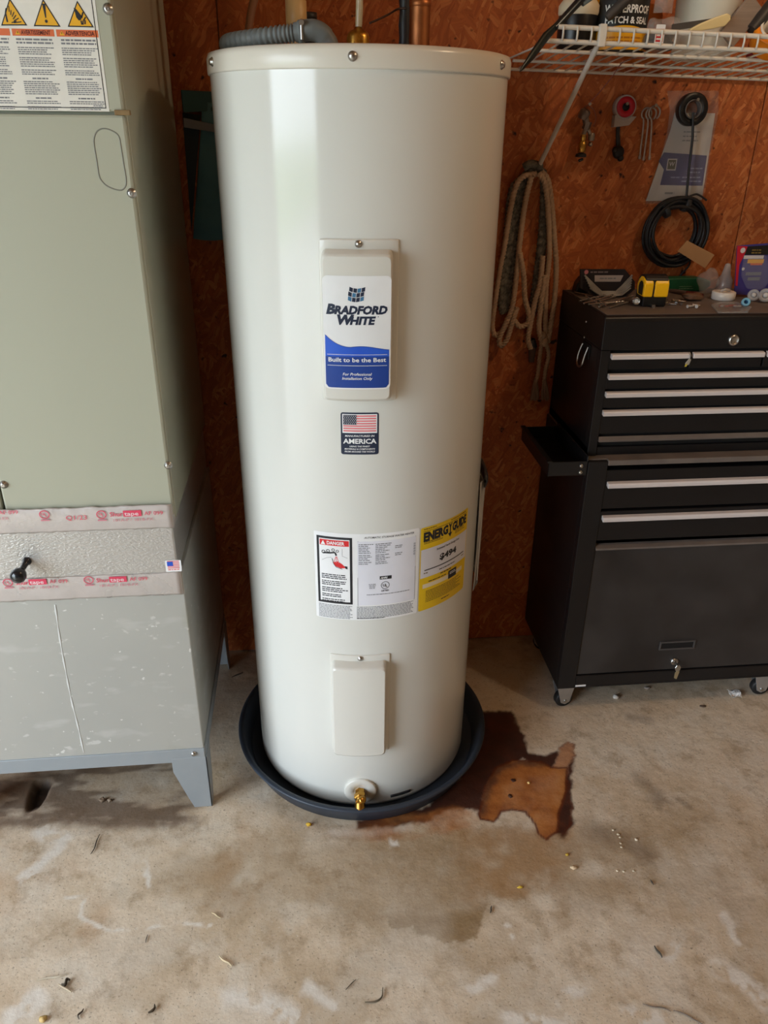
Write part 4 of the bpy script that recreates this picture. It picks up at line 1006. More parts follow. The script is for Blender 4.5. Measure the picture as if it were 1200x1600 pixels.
# side tray
M_TRAY = mat('black_tray', (22,22,24), .4, rgb2=(34,33,34), scale=9)
tr0, tr1 = CXL-.0005, CXL-.092; ty0, ty1, tz0, tz1 = CYF+.002, CYF+.235, .6930, .7265
tm = MB(); th = .003
tm.box((tr1, ty0, tz0), (tr0, ty0+th, tz1)); tm.box((tr1, ty1-th, tz0), (tr0, ty1, tz1)); tm.box((tr1, ty0, tz0), (tr1+th, ty1, tz1))
tm.box((tr0-th, ty0, tz0), (tr0, ty1, tz1+.012)); tm.box((tr1, ty0, tz0-.001), (tr0, ty1, tz0+.002))
tm.box((tr1-.004, ty0-.002, tz1-.002), (tr1+.008, ty1+.002, tz1+.003))
try_ = part(tm, 'side_tray', M_TRAY, tc_, bevel=.0012)
for zz in (.716, .700): part(MB().lathe([(.0048, 0), (.0045, .002), (.003, .0035), (0, .004)], (CXL-.016, ty0-.0002, zz), (0, -1, 0), 10), 'tray_bolt', M_STEEL, try_)
M_WHEEL = mat('black_rubber', (24,24,26), .55, rgb2=(34,34,34), scale=30); M_ZINC = mat('zinc_yoke', (186,188,190), .35, .8, rgb2=(160,162,164), scale=25)
for (x, y, a) in ((CXL+.026, CYF+.030, 98), (CXR-.062, CYF+.030, 84), (CXL+.040, CYB-.045, 40), (CXR-.045, CYB-.045, 10)):
    cst = part(MB().lathe([(.020, .0725), (.024, .0735), (.024, .0775), (.026, .0780)], (x, y, 0), n=20), 'caster', M_ZINC, tc_)
    ca, sa = math.cos(R(a)), math.sin(R(a)); Mx = Matrix.Translation((x, y, 0)) @ Matrix.Rotation(R(a), 4, 'Z')
    yk = MB()
    for sx in (-1, 1):
        pl_ = [Mx @ Vector((sx*.0145, -.027, .074)), Mx @ Vector((sx*.0145, .024, .074)), Mx @ Vector((sx*.0145, .009, .020)), Mx @ Vector((sx*.0145, -.004, .013)), Mx @ Vector((sx*.0145, -.016, .020))]
        yk.prism(pl_, (Mx.to_3x3() @ Vector((sx*.002, 0, 0))))
    yk.box((-.0165, -.022, .0715), (.0165, .020, .0745), M=Mx)
    part(yk, 'yoke', M_ZINC, cst, bevel=.0006, seg=1)
    ax_ = Mx.to_3x3() @ Vector((1, 0, 0)); c_ = Mx @ Vector((0, -.004, .0242))
    part(MB().lathe([(.008, -.0105), (.0215, -.0105), (.0242, -.007), (.0242, .007), (.0215, .0105), (.008, .0105)], c_, ax_, 28), 'wheel', M_WHEEL, cst)
    part(MB().cyl(c_-ax_*.0185, c_+ax_*.0185, .0045, 10), 'axle', M_STEEL, cst)

UYF, UXL, UXR, UYB = 1.590, .6335, 1.270, 1.890
UZ0, UZ1 = T_LOW+.0032, 1.046
tb = thing('tool_chest', 'black steel tool chest with silver drawer pulls standing on the rolling cabinet', 'tool chest', ((UXL+UXR)/2, (UYF+UYB)/2, UZ0))
zl = cz(961, 548, UYF)                       # underside of the lid front
ub_ = MB()
ub_.box((UXL, UYF, UZ0), (UXL+.021, UYF+.02, zl)); ub_.box((UXR-.021, UYF, UZ0), (UXR, UYF+.02, zl))
ub_.box((UXL, UYF+.019, UZ0), (UXL+.003, UYB, zl)); ub_.box((UXR-.003, UYF+.019, UZ0), (UXR, UYB, zl)); ub_.box((UXL, UYB-.003, UZ0), (UXR, UYB, zl))
ub_.box((UXL, UYF+.004, UZ0), (UXR, UYB, UZ0+.020))
part(ub_, 'chest_body', M_BLKP, tb, bevel=.002)
part(MB().box((UXL+.021, UYF+.012, UZ0+.02), (UXR-.021, UYB-.004, zl-.001)), 'inner_liner', M_DARK, tb)
lid = MB()
lid.prism([(UXL-.001, UYF-.001, zl+.001), (UXL-.001, UYF-.001, UZ1-.012), (UXL-.001, UYF+.002, UZ1-.004), (UXL-.001, UYF+.009, UZ1), (UXL-.001, UYB, UZ1), (UXL-.001, UYB, zl+.001)], (UXR-UXL+.002, 0, 0))
ld = part(lid, 'lid', M_BLKP, tb, bevel=.0022, seg=3)
part(MB().box((UXL+.006, UYF+.012, UZ1-.0005), (UXR-.006, UYB-.006, UZ1+.0008)), 'dusty_mat', M_DUSTY, ld)
lock_key(1146, 531, UYF-.001, ld, key=False, r=.0125)
for (y, z) in ((1.70, 1.010), (1.70, .975)): part(MB().lathe([(.003, 0), (.0025, .0015), (0, .0018)], (UXL-.001, y, z), (-1, 0, 0), 8), 'rivet', M_STEEL, ld)
# drawers, tops at the pulls
def drawer(xa, xb, zt, zb, out=0.0):
    Y = UYF-out
    d = part(MB().box((xa, Y+.003, zb), (xb, Y+.25, zt-.002)), 'drawer', M_BLKP, tb, bevel=.0012)
    part(MB().prism([(xa+.001, Y+.0035, zt), (xa+.001, Y-.006, zt-.001), (xa+.001, Y-.0085, zt-.0035), (xa+.001, Y-.008, zt-.0115), (xa+.001, Y-.005, zt-.0122), (xa+.001, Y+.0035, zt-.010)], (xb-xa-.002, 0, 0)), 'drawer_pull', M_BAR, d, bevel=.0007, seg=1)
    return d
sx = [UXL+.022, at(1080, 551, Y=UYF).x-.0025, at(1080, 551, Y=UYF).x+.0025, at(1196, 549, Y=UYF).x-.0025, at(1196, 549, Y=UYF).x+.0025]
z1, z2, z3, z4 = (cz(961, 552.5, UYF), cz(961, 583.7, UYF), cz(952, 612, UYF), cz(946.5, 641.2, UYF))
for a, b_ in ((sx[0], sx[1]), (sx[2], sx[3]), (sx[4], UXR-.022)): drawer(a, b_, z1, z2+.008)
drawer(sx[0]-.001, UXR-.021, z2, z3+.006, .002); drawer(sx[0]-.001, UXR-.021, z3, z4+.005, .001); drawer(sx[0]-.001, UXR-.021, z4, UZ0+.052, 0)
part(MB().prism([(UXL+.022, UYF+.004, UZ0+.046), (UXL+.022, UYF-.004, UZ0+.038), (UXL+.022, UYF-.003, UZ0+.034), (UXL+.022, UYF+.004, UZ0+.034)], (UXR-UXL-.044, 0, 0)), 'bottom_rail', M_DUSTY, tb, bevel=.0006, seg=1)
# carrying handle on the left end
hp = Vector((UXL-.0002, 1.676, .945))
pt = part(MB().box((UXL-.0025, 1.656, .935), (UXL-.0001, 1.700, .968)), 'handle_plate', M_DARK, tb, bevel=.001)
part(MB().tube(catmull([(UXL-.004, 1.660, .962), (UXL-.010, 1.659, .942), (UXL-.013, 1.662, .922), (UXL-.014, 1.678, .914), (UXL-.013, 1.694, .922), (UXL-.010, 1.697, .942), (UXL-.004, 1.696, .962)], 6), .0026, 8), 'bail', M_STEEL, pt)
# key ring tag dangling from the small drawers' gap
q = at(1077, 560, Y=UYF-.012)
kt = thing('drawer_key', 'small silver and yellow key dangling between the two small drawers', 'key', (q.x, q.y, q.z-.02))
part(MB().tube([(q.x+.002, UYF-.004, q.z+.012), (q.x+.002, UYF-.011, q.z+.006), (q.x+.001, UYF-.012, q.z-.002)], .0012, 6), 'key_shank', M_STEEL, kt)
part(MB().prism([(q.x-.001, UYF-.0125, q.z), (q.x+.004, UYF-.0125, q.z-.002), (q.x+.001, UYF-.013, q.z-.013), (q.x-.007, UYF-.013, q.z-.016), (q.x-.008, UYF-.0128, q.z-.010)], (0, -.002, 0)), 'key_head', mat('key_silver', (200,198,190), .35, .7), kt, bevel=.0005, seg=1)
part(MB().prism([(q.x-.008, UYF-.0148, q.z-.012), (q.x-.004, UYF-.0148, q.z-.011), (q.x-.005, UYF-.0150, q.z-.0165), (q.x-.009, UYF-.0150, q.z-.0175)], (0, -.001, 0)), 'key_dot', mat('key_yellow', (206,184,60), .5), kt)

# ================================================================== WIRE SHELF ON THE BACK WALL
M_WIRE = mat('white_vinyl_wire', (214,206,194), .35, rgb2=(204,196,184), scale=20)
def sz(x, y): return 1.5415-.020*(x-.472)-(y-1.60)*.083
sf = thing('wire_shelf', 'white vinyl coated wire shelf on the back wall with a raised front lip', 'shelf', (.85, 1.75, 1.52))
SX1 = 1.42
def rod(xa, xb, y, dz, r, nm='rail'):
    return part(MB().tube([(xa, y, sz(xa, y)+dz), ((xa+xb)/2, y, sz((xa+xb)/2, y)+dz), (xb, y, sz(xb, y)+dz)], r, 10), nm, M_WIRE, sf)
SYF, SYB = 1.600, 1.897
rod(.455, SX1, SYF, 0, .0042); rod(.474, SX1, SYF-.001, .0222, .0042); rod(.448, SX1, SYF+.058, -.0060, .0034); rod(.40, SX1, SYB, -.003, .0034); rod(.44, SX1, SYF+.18, -.0050, .003)
xk = .4830
while xk < SX1-.01:
    mb_ = MB(); n = 6
    pts_ = [Vector((xk, SYF-.0055, sz(xk, SYF)+.024)), Vector((xk, SYF-.0062, sz(xk, SYF)+.012)), Vector((xk, SYF-.0050, sz(xk, SYF)+.002)), Vector((xk, SYF+.006, sz(xk, SYF)-.0015)), Vector((xk, SYF+.15, sz(xk, SYF+.15)-.001)), Vector((xk, SYB, sz(xk, SYB)-.001))]
    part(mb_.tube(pts_, .0019, 7), 'wire', M_WIRE, sf); xk += .0265
part(MB().tube([(.474, SYF-.001, sz(.474, SYF)+.022), (.458, SYF+.002, sz(.46, SYF)+.002), (.446, SYF+.058, sz(.446, SYF+.058)-.003), (.42, SYB, sz(.42, SYB))], .0019, 7), 'end_wire', M_WIRE, sf)
ba = at(938, 62, Y=SYF+.004); bb = at(836, 272, Y=YW-.004); dd = (bb-ba).normalized()
br_ = part(MB().tube([ba-dd*.004, ba+dd*.03, bb-dd*.04, bb], .0062, 10, flat=.8), 'brace', M_WIRE, sf)
part(MB().box((ba.x-.007, SYF-.0075, ba.z-.012), (ba.x+.007, SYF+.004, ba.z+.024)), 'brace_clip', M_WIRE, br_, bevel=.002)
part(MB().lathe([(.006, 0), (.006, .0015), (.004, .003), (0, .0032)], (bb.x, YW, bb.z), (0, -1, 0), 10), 'brace_screw', M_STEEL, br_)

# ---- things on the shelf
def on_shelf(px, Y, py=40):
    x = at(px, py, Y=Y).x; return x, Y, sz(x, Y)+.0022
x, y, z = on_shelf(902, 1.70)
t = thing('black_bottle', 'round black bottle with a cream shoulder band at the left end of the shelf', 'bottle', (x, y, z))
part(MB().lathe([(.030, 0), (.036, .004), (.037, .010), (.037, .056), (.036, .060)], (x, y, z), n=32), 'bottle_body', mat('black_bottle_plastic', (22,18,18), .35, rgb2=(30,24,22), scale=20), t)
part(MB().lathe([(.0365, .058), (.0385, .062), (.0385, .074), (.034, .080), (.018, .098), (.016, .14), (.016, .16), (0, .16)], (x, y, z), n=32), 'bottle_cap', mat('cream_cap', (222,206,178), .45), t)
x, y, z = on_shelf(966, 1.705)
t = thing('tape_tub', 'black and yellow tub of waterproof sealing tape with bold white lettering', 'tub', (x, y, z))
M_TYEL = mat('tub_yellow', (238,176,28), .4, rgb2=(230,160,20), scale=12); M_TBLK = mat('tub_black', (26,24,22), .45, scale=20)
rt_ = .054
part(MB().lathe([(rt_-.002, 0), (rt_, .002), (rt_, .126), (rt_-.002, .128)], (x, y, z), n=48), 'tub_body', M_TBLK, t)
fnc = lambda u, v, h: (x+math.sin(u/rt_-R(5))*(rt_+.0003+h), y-math.cos(u/rt_-R(5))*(rt_+.0003+h), z+v)
p = Print(.004)
us = list(np.linspace(-.075, .075, 30)); p.strip(us, [.003]*30, [.0335+.0085*math.cos((u)/.035) for u in us], 0, 1)
p.strip([-.075, -.066, -.058], [.03]*3, [.126]*3, 0, 1)
p.text('PATCH & SEAL', 0.004, .0455, .0105, 1, 2, width=.088, bold=.03); p.text('WATERPROOF', .004, .0625, .0125, 1, 2, width=.094, bold=.03)
p.fine(-.045, .024, .045, .006, 2, .0030, 2, 2, seed=401, ragged=.3, center=True)
p.build('tub_print', [M_TYEL, M_WHT, mat('tub_amber_print', (196,122,18), .5)], fnc, t)
# grey bar lying across the tub
a = at(948, 28, Y=1.638); b_ = at(1010, -30, Y=1.645)
tag(MB().tube([a, a+(b_-a)*.08, b_], [.0075, .0095, .0095], 4, flat=.6).build('pry_bar', mat('grey_bar', (86,82,80), .5, .4, rgb2=(70,66,64), scale=20)), 'flat grey bar leaning across the yellow and black tub', 'bar')
# crumpled things
def crumple(name, c, r, scz, m, seed, label, cat, n=20, mm=14, amp=.25, group=None):
    rg = random.Random(seed); mb_ = MB(); mb_.ball((0, 0, 0), 1, n, mm)
    f1 = [Vector((rg.uniform(-1, 1), rg.uniform(-1, 1), rg.uniform(-1, 1))).normalized() for _ in range(9)]; ph = [rg.random()*6 for _ in f1]
    vs = []
    for v in mb_.v:
        V_ = Vector(v); k = 1+amp*sum(math.sin(V_.dot(q)*5.5+h) for q, h in zip(f1, ph))/4
        vs.append((c[0]+V_.x*k*r*scz[0], c[1]+V_.y*k*r*scz[1], c[2]+V_.z*k*r*scz[2]))
    mb_.v = vs
    o = mb_.build(name, m)
    return tag(o, label, cat, group) if label else o
q = at(1012, 12, Y=1.815)
crumple('orange_bag', (q.x, q.y, sz(q.x, q.y)+.055), .042, (1, .8, 1.25), mat('orange_plastic', (196,112,38), .35, rgb2=(166,84,24), scale=24, bump=.6), 5, 'crumpled orange plastic bag behind the yellow tub', 'bag')
q = at(1036, 28, Y=1.665)
t = thing('parts_bag', 'clear plastic parts bag with dark contents and a small red label', 'bag', (q.x, q.y, sz(q.x, q.y)))
M_BAGP = mat('clear_bag', (206,200,194), .15, rgb2=(186,180,174), scale=30, alpha=.24, bump=.8, bscale=60)
o = crumple('bag_film', (q.x, q.y, sz(q.x, q.y)+.030), .033, (1.0, .6, .8), M_BAGP, 8, None, None, amp=.3); attach(o, t)
o = crumple('bag_contents', (q.x, q.y+.002, sz(q.x, q.y)+.020), .026, (1.15, .55, .62), mat('dark_parts', (50,46,44), .45, rgb2=(96,90,86), scale=60), 9, None, None, amp=.4); attach(o, t)
part(MB().grid([[(q.x+a*.009, q.y+.005*abs(a)-.004, sz(q.x, q.y)+.065+k*.022) for a in (-2, -1, 0, 1, 2)] for k in range(4)]), 'bag_neck', M_BAGP, t, solid=.001)
p = Print(.02); p.rrect(q.x-.020, sz(q.x, q.y)+.012, q.x-.002, sz(q.x, q.y)+.044, .002, 0, 1); p.rect(q.x-.018, sz(q.x, q.y)+.016, q.x-.004, sz(q.x, q.y)+.037, 1, 2); p.fine(q.x-.017, sz(q.x, q.y)+.034, q.x-.005, .006, 3, .003, 0, 3, seed=410)
p.build('bag_label', [M_WHT, M_RED], lambda u, v, h: (u, q.y-.0225-h, v), t)
x, y, z = on_shelf(1102, 1.738)
t = thing('white_bucket', 'plain white plastic bucket near the middle of the wire shelf', 'bucket', (x, y, z))
part(MB().lathe([(.052, 0), (.056, .003), (.057, .006), (.0645, .150), (.067, .151), (.067, .160), (.064, .161), (.0625, .150), (.054, .006), (0, .005)], (x, y, z), n=48), 'bucket_shell', mat('white_bucket_plastic', (232,222,204), .4, rgb2=(226,216,198), scale=8), t)
# cream scraper
a = at(1078, 47, Y=1.632); b_ = at(1141, 31, Y=1.640); d = b_-a
t = thing('cream_scraper', 'cream plastic scraper with a dark blade lying before the white bucket', 'scraper', (a.x, a.y, sz(a.x, a.y)))
pr_ = [a+d*k+Vector((0, 0, w*.0095)) for k, w in ((0, .2), (.25, .7), (.6, 1.1), (.9, 1.3), (1.0, .8))]+[a+d*k-Vector((0, 0, w*.0095)) for k, w in ((1.02, 0), (.9, .9), (.6, .8), (.25, .6), (0, .2))]
part(MB().prism(pr_, (0, .012, 0)), 'scraper_handle', mat('cream_handle', (226,204,150), .4, rgb2=(216,192,136), scale=20), t, bevel=.002)
part(MB().prism([a+Vector((-.035, .002, -.002)), a+Vector((-.035, .002, .009)), a+Vector((.055, .012, .022)), a+Vector((.055, .012, .012))], (0, .002, 0)), 'scraper_blade', mat('scraper_steel', (96,92,90), .4, .6), t)
# grey wooden float
a = at(1136, 62, Y=1.650); b_ = at(1182, 5, Y=1.665); d = (b_-a); nn = Vector((-d.z, 0, d.x)).normalized()
t = thing('plaster_float', 'weathered grey-brown wooden float leaning beside the white bucket', 'float', (a.x, a.y, sz(a.x, a.y)))
part(MB().prism([a-nn*.020, a+nn*.019, b_+nn*.020-d*.02, b_+d*.05+nn*.012, b_+d*.05-nn*.016, b_-nn*.022], (0, .010, 0)), 'float_board', mat('weathered_wood', (142,124,110), .7, rgb2=(112,94,80), scale=10, stretch=(1, 1, 12), bump=.3), t, bevel=.002)
b2 = b_+d*.10-nn*.026
part(MB().tube([b2-d*.55, b2-d*.2, b2+d*.35], [.011, .013, .012], 12), 'float_handle', mat('dark_handle', (48,44,42), .5), t)
# orange roll
x, y, z = on_shelf(1211, 1.655, 50)
t = thing('orange_tape_roll', 'orange tape roll with a white core rim at the right of the shelf', 'tape roll', (x, y, z))
axd = Vector((-.25, -.75, .62)).normalized(); c_ = Vector((x, y, z+.034))
part(MB().lathe([(.028, -.020), (.040, -.020), (.041, -.018), (.041, .018), (.040, .020), (.028, .020), (.028, -.020)], c_, axd, 36, cap=False), 'tape_winding', mat('orange_tape', (236,138,28), .4, rgb2=(224,122,20), scale=30), t)
part(MB().lathe([(.026, -.0205), (.0305, -.0205), (.0305, .0215), (.026, .0215), (.026, -.0205)], c_, axd, 36, cap=False), 'tape_core', mat('white_core', (228,220,206), .5), t)
x, y, z = on_shelf(1192, 1.69, 60)
tag(MB().box((x-.012, y-.004, z), (x+.05, y+.03, z+.030)).build('red_box', mat('dull_red_card', (132,36,36), .5, rgb2=(112,28,30), scale=20)), 'small dark red box behind the orange tape roll', 'box')
# dark stake poking out past the end of the shelf
tip = at(812, 112, Y=1.530); m1 = at(832, 86, Y=1.555); m2 = at(852, 58, Y=1.585); m3 = at(872, 38, Y=1.604); e1 = at(905, 2, Y=1.618); e2 = at(940, -40, Y=1.630)
t = thing('garden_stake', 'long dark tapered stake poking down past the left end of the shelf', 'stake', m3)
part(MB().tube([tip, tip+(m1-tip)*.25, m1, m2, m3], [.0008, .0038, .0078, .0088, .0060], 10, flat=.55), 'stake_blade', mat('dark_green_steel', (22,32,30), .35, .3, rgb2=(30,40,38), scale=20), t)
part(MB().tube([m3-(m3-m2)*.3, m3, e1, e2], [.0055, .0062, .0070, .0075], 10), 'stake_shaft', mat('dark_steel_shaft', (62,66,70), .28, .8, rgb2=(40,44,48), scale=14), t)
part(MB().tube([e1+Vector((.008, .004, -.004)), e1+Vector((.03, .012, .012)), e2+Vector((.014, 0, 0))], [.004, .0065, .007], 10), 'stake_handle', mat('clear_blue_handle', (110,128,138), .2, rgb2=(86,104,114), scale=20), t)

# ================================================================== THINGS HUNG ON THE BACK WALL
YH = YW-.012
def nail(t, x, z, L=.030):
    part(MB().cyl((x, YW+.002, z-.002), (x, YW-L, z+.004), .0014, 8).cyl((x, YW-L, z+.004), (x, YW-L-.0015, z+.0042), .0034, 10), 'nail', M_STEEL, t)
# valve parts on a wire
q = at(917, 166, Y=YH)
t = thing('valve_parts', 'small brass and chrome valve parts hung on a nail beside the shelf brace', 'valve parts', (q.x, YH, q.z-.1))
nail(t, q.x, q.z)
c1 = at(913, 178, Y=YH-.012); c2 = at(917, 196, Y=YH-.012); c3 = at(909, 218, Y=YH-.012); c4 = at(924, 214, Y=YH-.010)
part(MB().lathe([(.011, -.010), (.012, -.006), (.012, .006), (.008, .010)], c1, (.3, -.3, 1), 14).cyl(c1, c2, .0075, 12).lathe([(.009, -.008), (.009, .008)], c2, (.2, -.2, 1), 6, smooth=False), 'grey_coupling', mat('dull_chrome', (120,106,98), .4, .6, rgb2=(90,76,70), scale=40), t)
part(MB().tube([c2, (c2+c3)/2, c3], [.006, .005, .005], 10).cyl(c2+Vector((.004, 0, -.008)), c4, .004, 10).lathe([(.006, -.008), (.0075, -.004), (.0075, .004), (.006, .008)], c4, (0, 0, 1), 12).ball(c4-Vector((0, 0, .015)), .005), 'chrome_link', mat('aged_chrome', (150,138,126), .35, .7, rgb2=(104,92,84), scale=40), t)
part(MB().lathe([(.0065, .020), (.008, .010), (.0055, .008), (.0095, .004), (.0095, -.014), (.008, -.016)], c3-Vector((-.002, 0, .010)), (0, 0, 1), 14), 'brass_barrel', M_BRASS, t)
part(MB().lathe([(.012, 0), (.013, .003), (.011, .007), (.005, .009)], c3-Vector((-.002, 0, .036)), (0, 0, 1), 14).cyl(c3-Vector((-.002, 0, .04)), c3-Vector((-.004, 0, .044)), .006, 8), 'black_cap', M_DKP, t)
part(MB().tube(catmull([(q.x, YH-.014, q.z), at(928, 172, Y=YH-.012), at(931, 186, Y=YH-.012), at(927, 198, Y=YH-.012)], 6), .0009, 6), 'wire_loop', mat('reddish_wire', (132,80,70), .5), t)
tag(MB().tube(catmull([at(918, 164, Y=YH-.016), at(936, 145, Y=1.86), at(955, 122, Y=1.80), at(975, 96, Y=1.74), (at(975, 96, Y=1.74).x+.01, 1.66, sz(.7, 1.66)-.009)], 5), .0009, 6).build('pink_string', mat('pink_string', (150,90,84), .6)), 'thin pinkish string running from the valve parts up to the shelf', 'string')
# thread seal tape spool
q = at(974, 168, Y=YH)
t = thing('seal_tape_dispenser', 'white thread tape dispenser with a red face hung on the back wall', 'tape dispenser', (q.x, YH, q.z))
nail(t, q.x+.001, q.z+.003)
cc_ = Vector((q.x+.002, YW-.001, q.z)); axd = Vector((0, -1, .05)).normalized()
part(MB().lathe([(.021, 0), (.0245, .002), (.0245, .020), (.0225, .0215), (.0215, .0205), (.0, .0195)], cc_, axd, 36), 'spool_case', mat('dull_white_case', (172,158,150), .5, rgb2=(156,142,134), scale=20), t)
part(MB().lathe([(.0085, .0196), (.0085, .0222), (.0208, .0222), (.0208, .0196)], cc_, axd, 36), 'red_face', mat('red_spool', (182,22,40), .4, rgb2=(166,16,32), scale=20), t)
part(MB().lathe([(.0082, .0192), (.0082, .0212), (0, .0212)], cc_, axd, 20), 'hub', M_DARK, t)
w0 = at(956, 180, Y=YW); w1 = at(954, 199, Y=YW); w2 = at(978, 196, Y=YW); w3 = at(990, 182, Y=YW)
part(MB().prism([(v.x, YW-.001, v.z) for v in (w0, w1, w2, w3)], (0, -.019, 0)), 'case_corner', MATS['dull_white_case'], t, bevel=.0015)
# dark strap and knob below it
q = at(968, 200, Y=YH); b_ = at(967, 238, Y=YH-.006)
t = thing('black_knob_strap', 'black strap with a lobed black knob hanging under the red tape dispenser', 'strap', (q.x, YH, b_.z))
part(MB().tube([(q.x-.001, YW-.004, q.z+.012), (q.x, YW-.006, q.z-.012), (b_.x+.001, YW-.008, b_.z+.01)], [.0042, .0048, .0055], 8, flat=.5), 'strap', M_DKP, t)
kb_ = MB().ball((b_.x, YW-.014, b_.z), .0135, 14, 10, (1, .8, 1.05)).ball((b_.x+.006, YW-.016, b_.z-.012), .0075, 10, 8).ball((b_.x-.008, YW-.015, b_.z+.004), .008, 10, 8)
part(kb_, 'knob', mat('black_knob_rubber', (24,20,22), .5), t)
# eye pins
q = at(1016, 166, Y=YH)
t0 = None
for k, (tx, ty, bx, by, dx, rr) in enumerate(((1012, 178, 1001, 247, -.006, .0120), (1018, 178, 1006, 249, 0, .0125), (1022, 176, 1014, 248, .008, .0135))):
    a = at(tx, ty, Y=YH); b_ = at(bx, by, Y=YH); Yk = YW-.006-.0042*k
    loop = [Vector((a.x+rr*math.sin(R(d))*.95, Yk, a.z+rr*math.cos(R(d)))) for d in range(-150, 151, 20)]
    pts_ = [Vector((b_.x, Yk, b_.z)), Vector((a.x-.003+(b_.x-a.x)*.25, Yk, a.z-.028))]+loop
    t = thing('eye_pin', ('bent wire eye pin nearest the red tape dispenser, one of three on a nail', 'middle one of three wire eye pins hung on one nail', 'wire eye pin nearest the plastic bag, one of three on a nail')[k], 'pin', (a.x, Yk, b_.z), 'eye pins hung on the back wall')
    part(MB().tube(catmull(pts_, 4), .0021, 8), 'pin_wire', mat('dull_steel_wire', (176,160,146), .4, .5, rgb2=(140,124,112), scale=40), t)
    part(MB().lathe([(.0022, .008), (.0034, .004), (.0034, -.002), (0, -.003)], (b_.x, Yk, b_.z), (b_-a)*-1, 8), 'pin_foot', MATS['dull_steel_wire'], t)
nl = thing('hanging_nail', 'bare steel nail through the loops of the three eye pins', 'nail', (q.x, YW, q.z)); nail(nl, at(1018, 170, Y=YH).x, at(1018, 168, Y=YH).z, .034)
# plastic bag with blue card
def wl(px, py, off=.0): v = at(px, py, Y=YW-off); return v
t = thing('carded_bag', 'long clear plastic bag with a white and blue card hung on the back wall', 'bag', wl(1060, 310))
cardw = mat('card_white', (190,184,180), .5, rgb2=(176,170,166), scale=12); cardb = mat('card_blue', (28,40,110), .45, rgb2=(22,32,92), scale=20)
def slab(pp, off, th_, name, m, tt, **k): return part(MB().prism([Vector((v.x, YW-off, v.z)) for v in (wl(*q_) for q_ in pp)], (0, -th_, 0)), name, m, tt, **k)
cd = slab(((1053,176),(1116,177),(1108,230),(1095,312),(1008,314),(1026,262),(1046,205)), .003, .0015, 'card', cardw, t)
slab(((1036,238),(1103,243),(1096,290),(1030,289),(1036,265),(1028,252)), .0046, .0004, 'blue_panel', cardb, cd)
p = Print(.02); q = wl(1048, 257); p.rect(q.x-.0115, q.z-.0125, q.x+.0115, q.z+.0125, 0, 1); p.rect(q.x-.0092, q.z-.0100, q.x+.0092, q.z+.0100, 1, 2); p.text('W', q.x, q.z-.003, .0085, 0, 3, bold=.02)
for (px, py, w, n) in ((1086, 262, .036, 2), (1080, 276, .050, 2), (1056, 276, .030, 1)):
    v = wl(px, py); p.fine(v.x-w/2, v.z, v.x+w/2, .0085, n, .0028, 2, 1, seed=430+px)
v = wl(1045, 300); p.fine(v.x-.012, v.z, v.x+.012, .005, 1, .0045, 3, 1, seed=450)
v = wl(1080, 205); p.fine(v.x-.02, v.z, v.x+.02, .009, 3, .003, 3, -2, seed=451)
p.build('card_print', [mat('card_pale_print', (188,186,190), .5), mat('card_olive', (54,54,30), .5), mat('card_light_blue', (120,132,176), .5), M_INK], lambda u, vv, h: (u, YW-.0052-h, vv), cd)
part(MB().grid([[Vector((v.x, YW-.008-.003*math.sin(i*1.9+j*1.3), v.z)) for v in (wl(L_+(R_-L_)*k/6, y_) for k in range(7)) for j in (0,)] for i, (L_, R_, y_) in enumerate(((1040,1120,142),(1043,1119,175),(1040,1114,210),(1030,1107,245),(1018,1101,280),(1006,1095,318)))]), 'bag_film', mat('clear_film', (214,206,200), .12, rgb2=(200,190,184), scale=20, alpha=.10, bump=.9, bscale=35), t, solid=.0004)
# roll of black tape hung over it
q = wl(1074, 172); t = thing('black_tape_roll', 'roll of black electrical tape hung in front of the carded bag', 'tape roll', (q.x, YW-.02, q.z))
part(MB().lathe([(.0195, .012), (.0335, .012), (.034, .013), (.034, .030), (.0335, .031), (.0195, .031), (.0195, .012)], (q.x, YW, q.z), (0, -1, .04), 40, cap=False), 'tape_winding', mat('black_tape', (22,20,20), .4), t)
part(MB().lathe([(.0175, .0115), (.0198, .0115), (.0198, .0318), (.0175, .0318), (.0175, .0115)], (q.x, YW, q.z), (0, -1, .04), 36, cap=False), 'tape_core', mat('grey_core', (96,90,86), .5), t)
nail(t, q.x+.002, q.z+.016, .040)
# coil of black cable tied under it
q = wl(1048, 362); ry, rx = wl(1048, 310).z-q.z, wl(1093, 362).x-q.x
t = thing('cable_coil', 'coil of black cable tied with a strap and hung under the carded bag', 'cable', (q.x, YW-.02, q.z))
rg = random.Random(4)
for k in range(12):
    f = rg.uniform(.76, 1.05); ox, oz = rg.uniform(-.004, .004), rg.uniform(-.004, .004); dy = .008+.0026*k; ph = rg.random()*6
    pts_ = [Vector((q.x+ox+rx*f*math.cos(a), YW-dy-.003*math.sin(2*a+ph), q.z+oz+ry*(f+.04*math.sin(3*a+ph))*math.sin(a))) for a in np.linspace(0, 2*math.pi, 40, endpoint=False)]
    part(MB().tube(pts_, .0040, 8, closed=True), 'cable_loop', mat('black_cable', (24,23,25), .45, rgb2=(34,33,36), scale=30), t)
for (px, py, L_) in ((1066, 312, .02), (1034, 322, .02)):
    v = wl(px, py); part(MB().lathe([(.0170, -.006), (.0185, -.005), (.0185, .005), (.0170, .006)], (v.x, YW-.022, v.z-.007), (1, 0, -.3 if px > 1050 else .5), 16), 'cable_tie', M_DKP, t)
st_ = [wl(1072, 176), wl(1071, 215), wl(1066, 260), wl(1062, 305)]
part(MB().tube([Vector((v.x, YW-.036, v.z)) for v in st_], .0030, 8), 'hanging_strap', M_DKP, t)
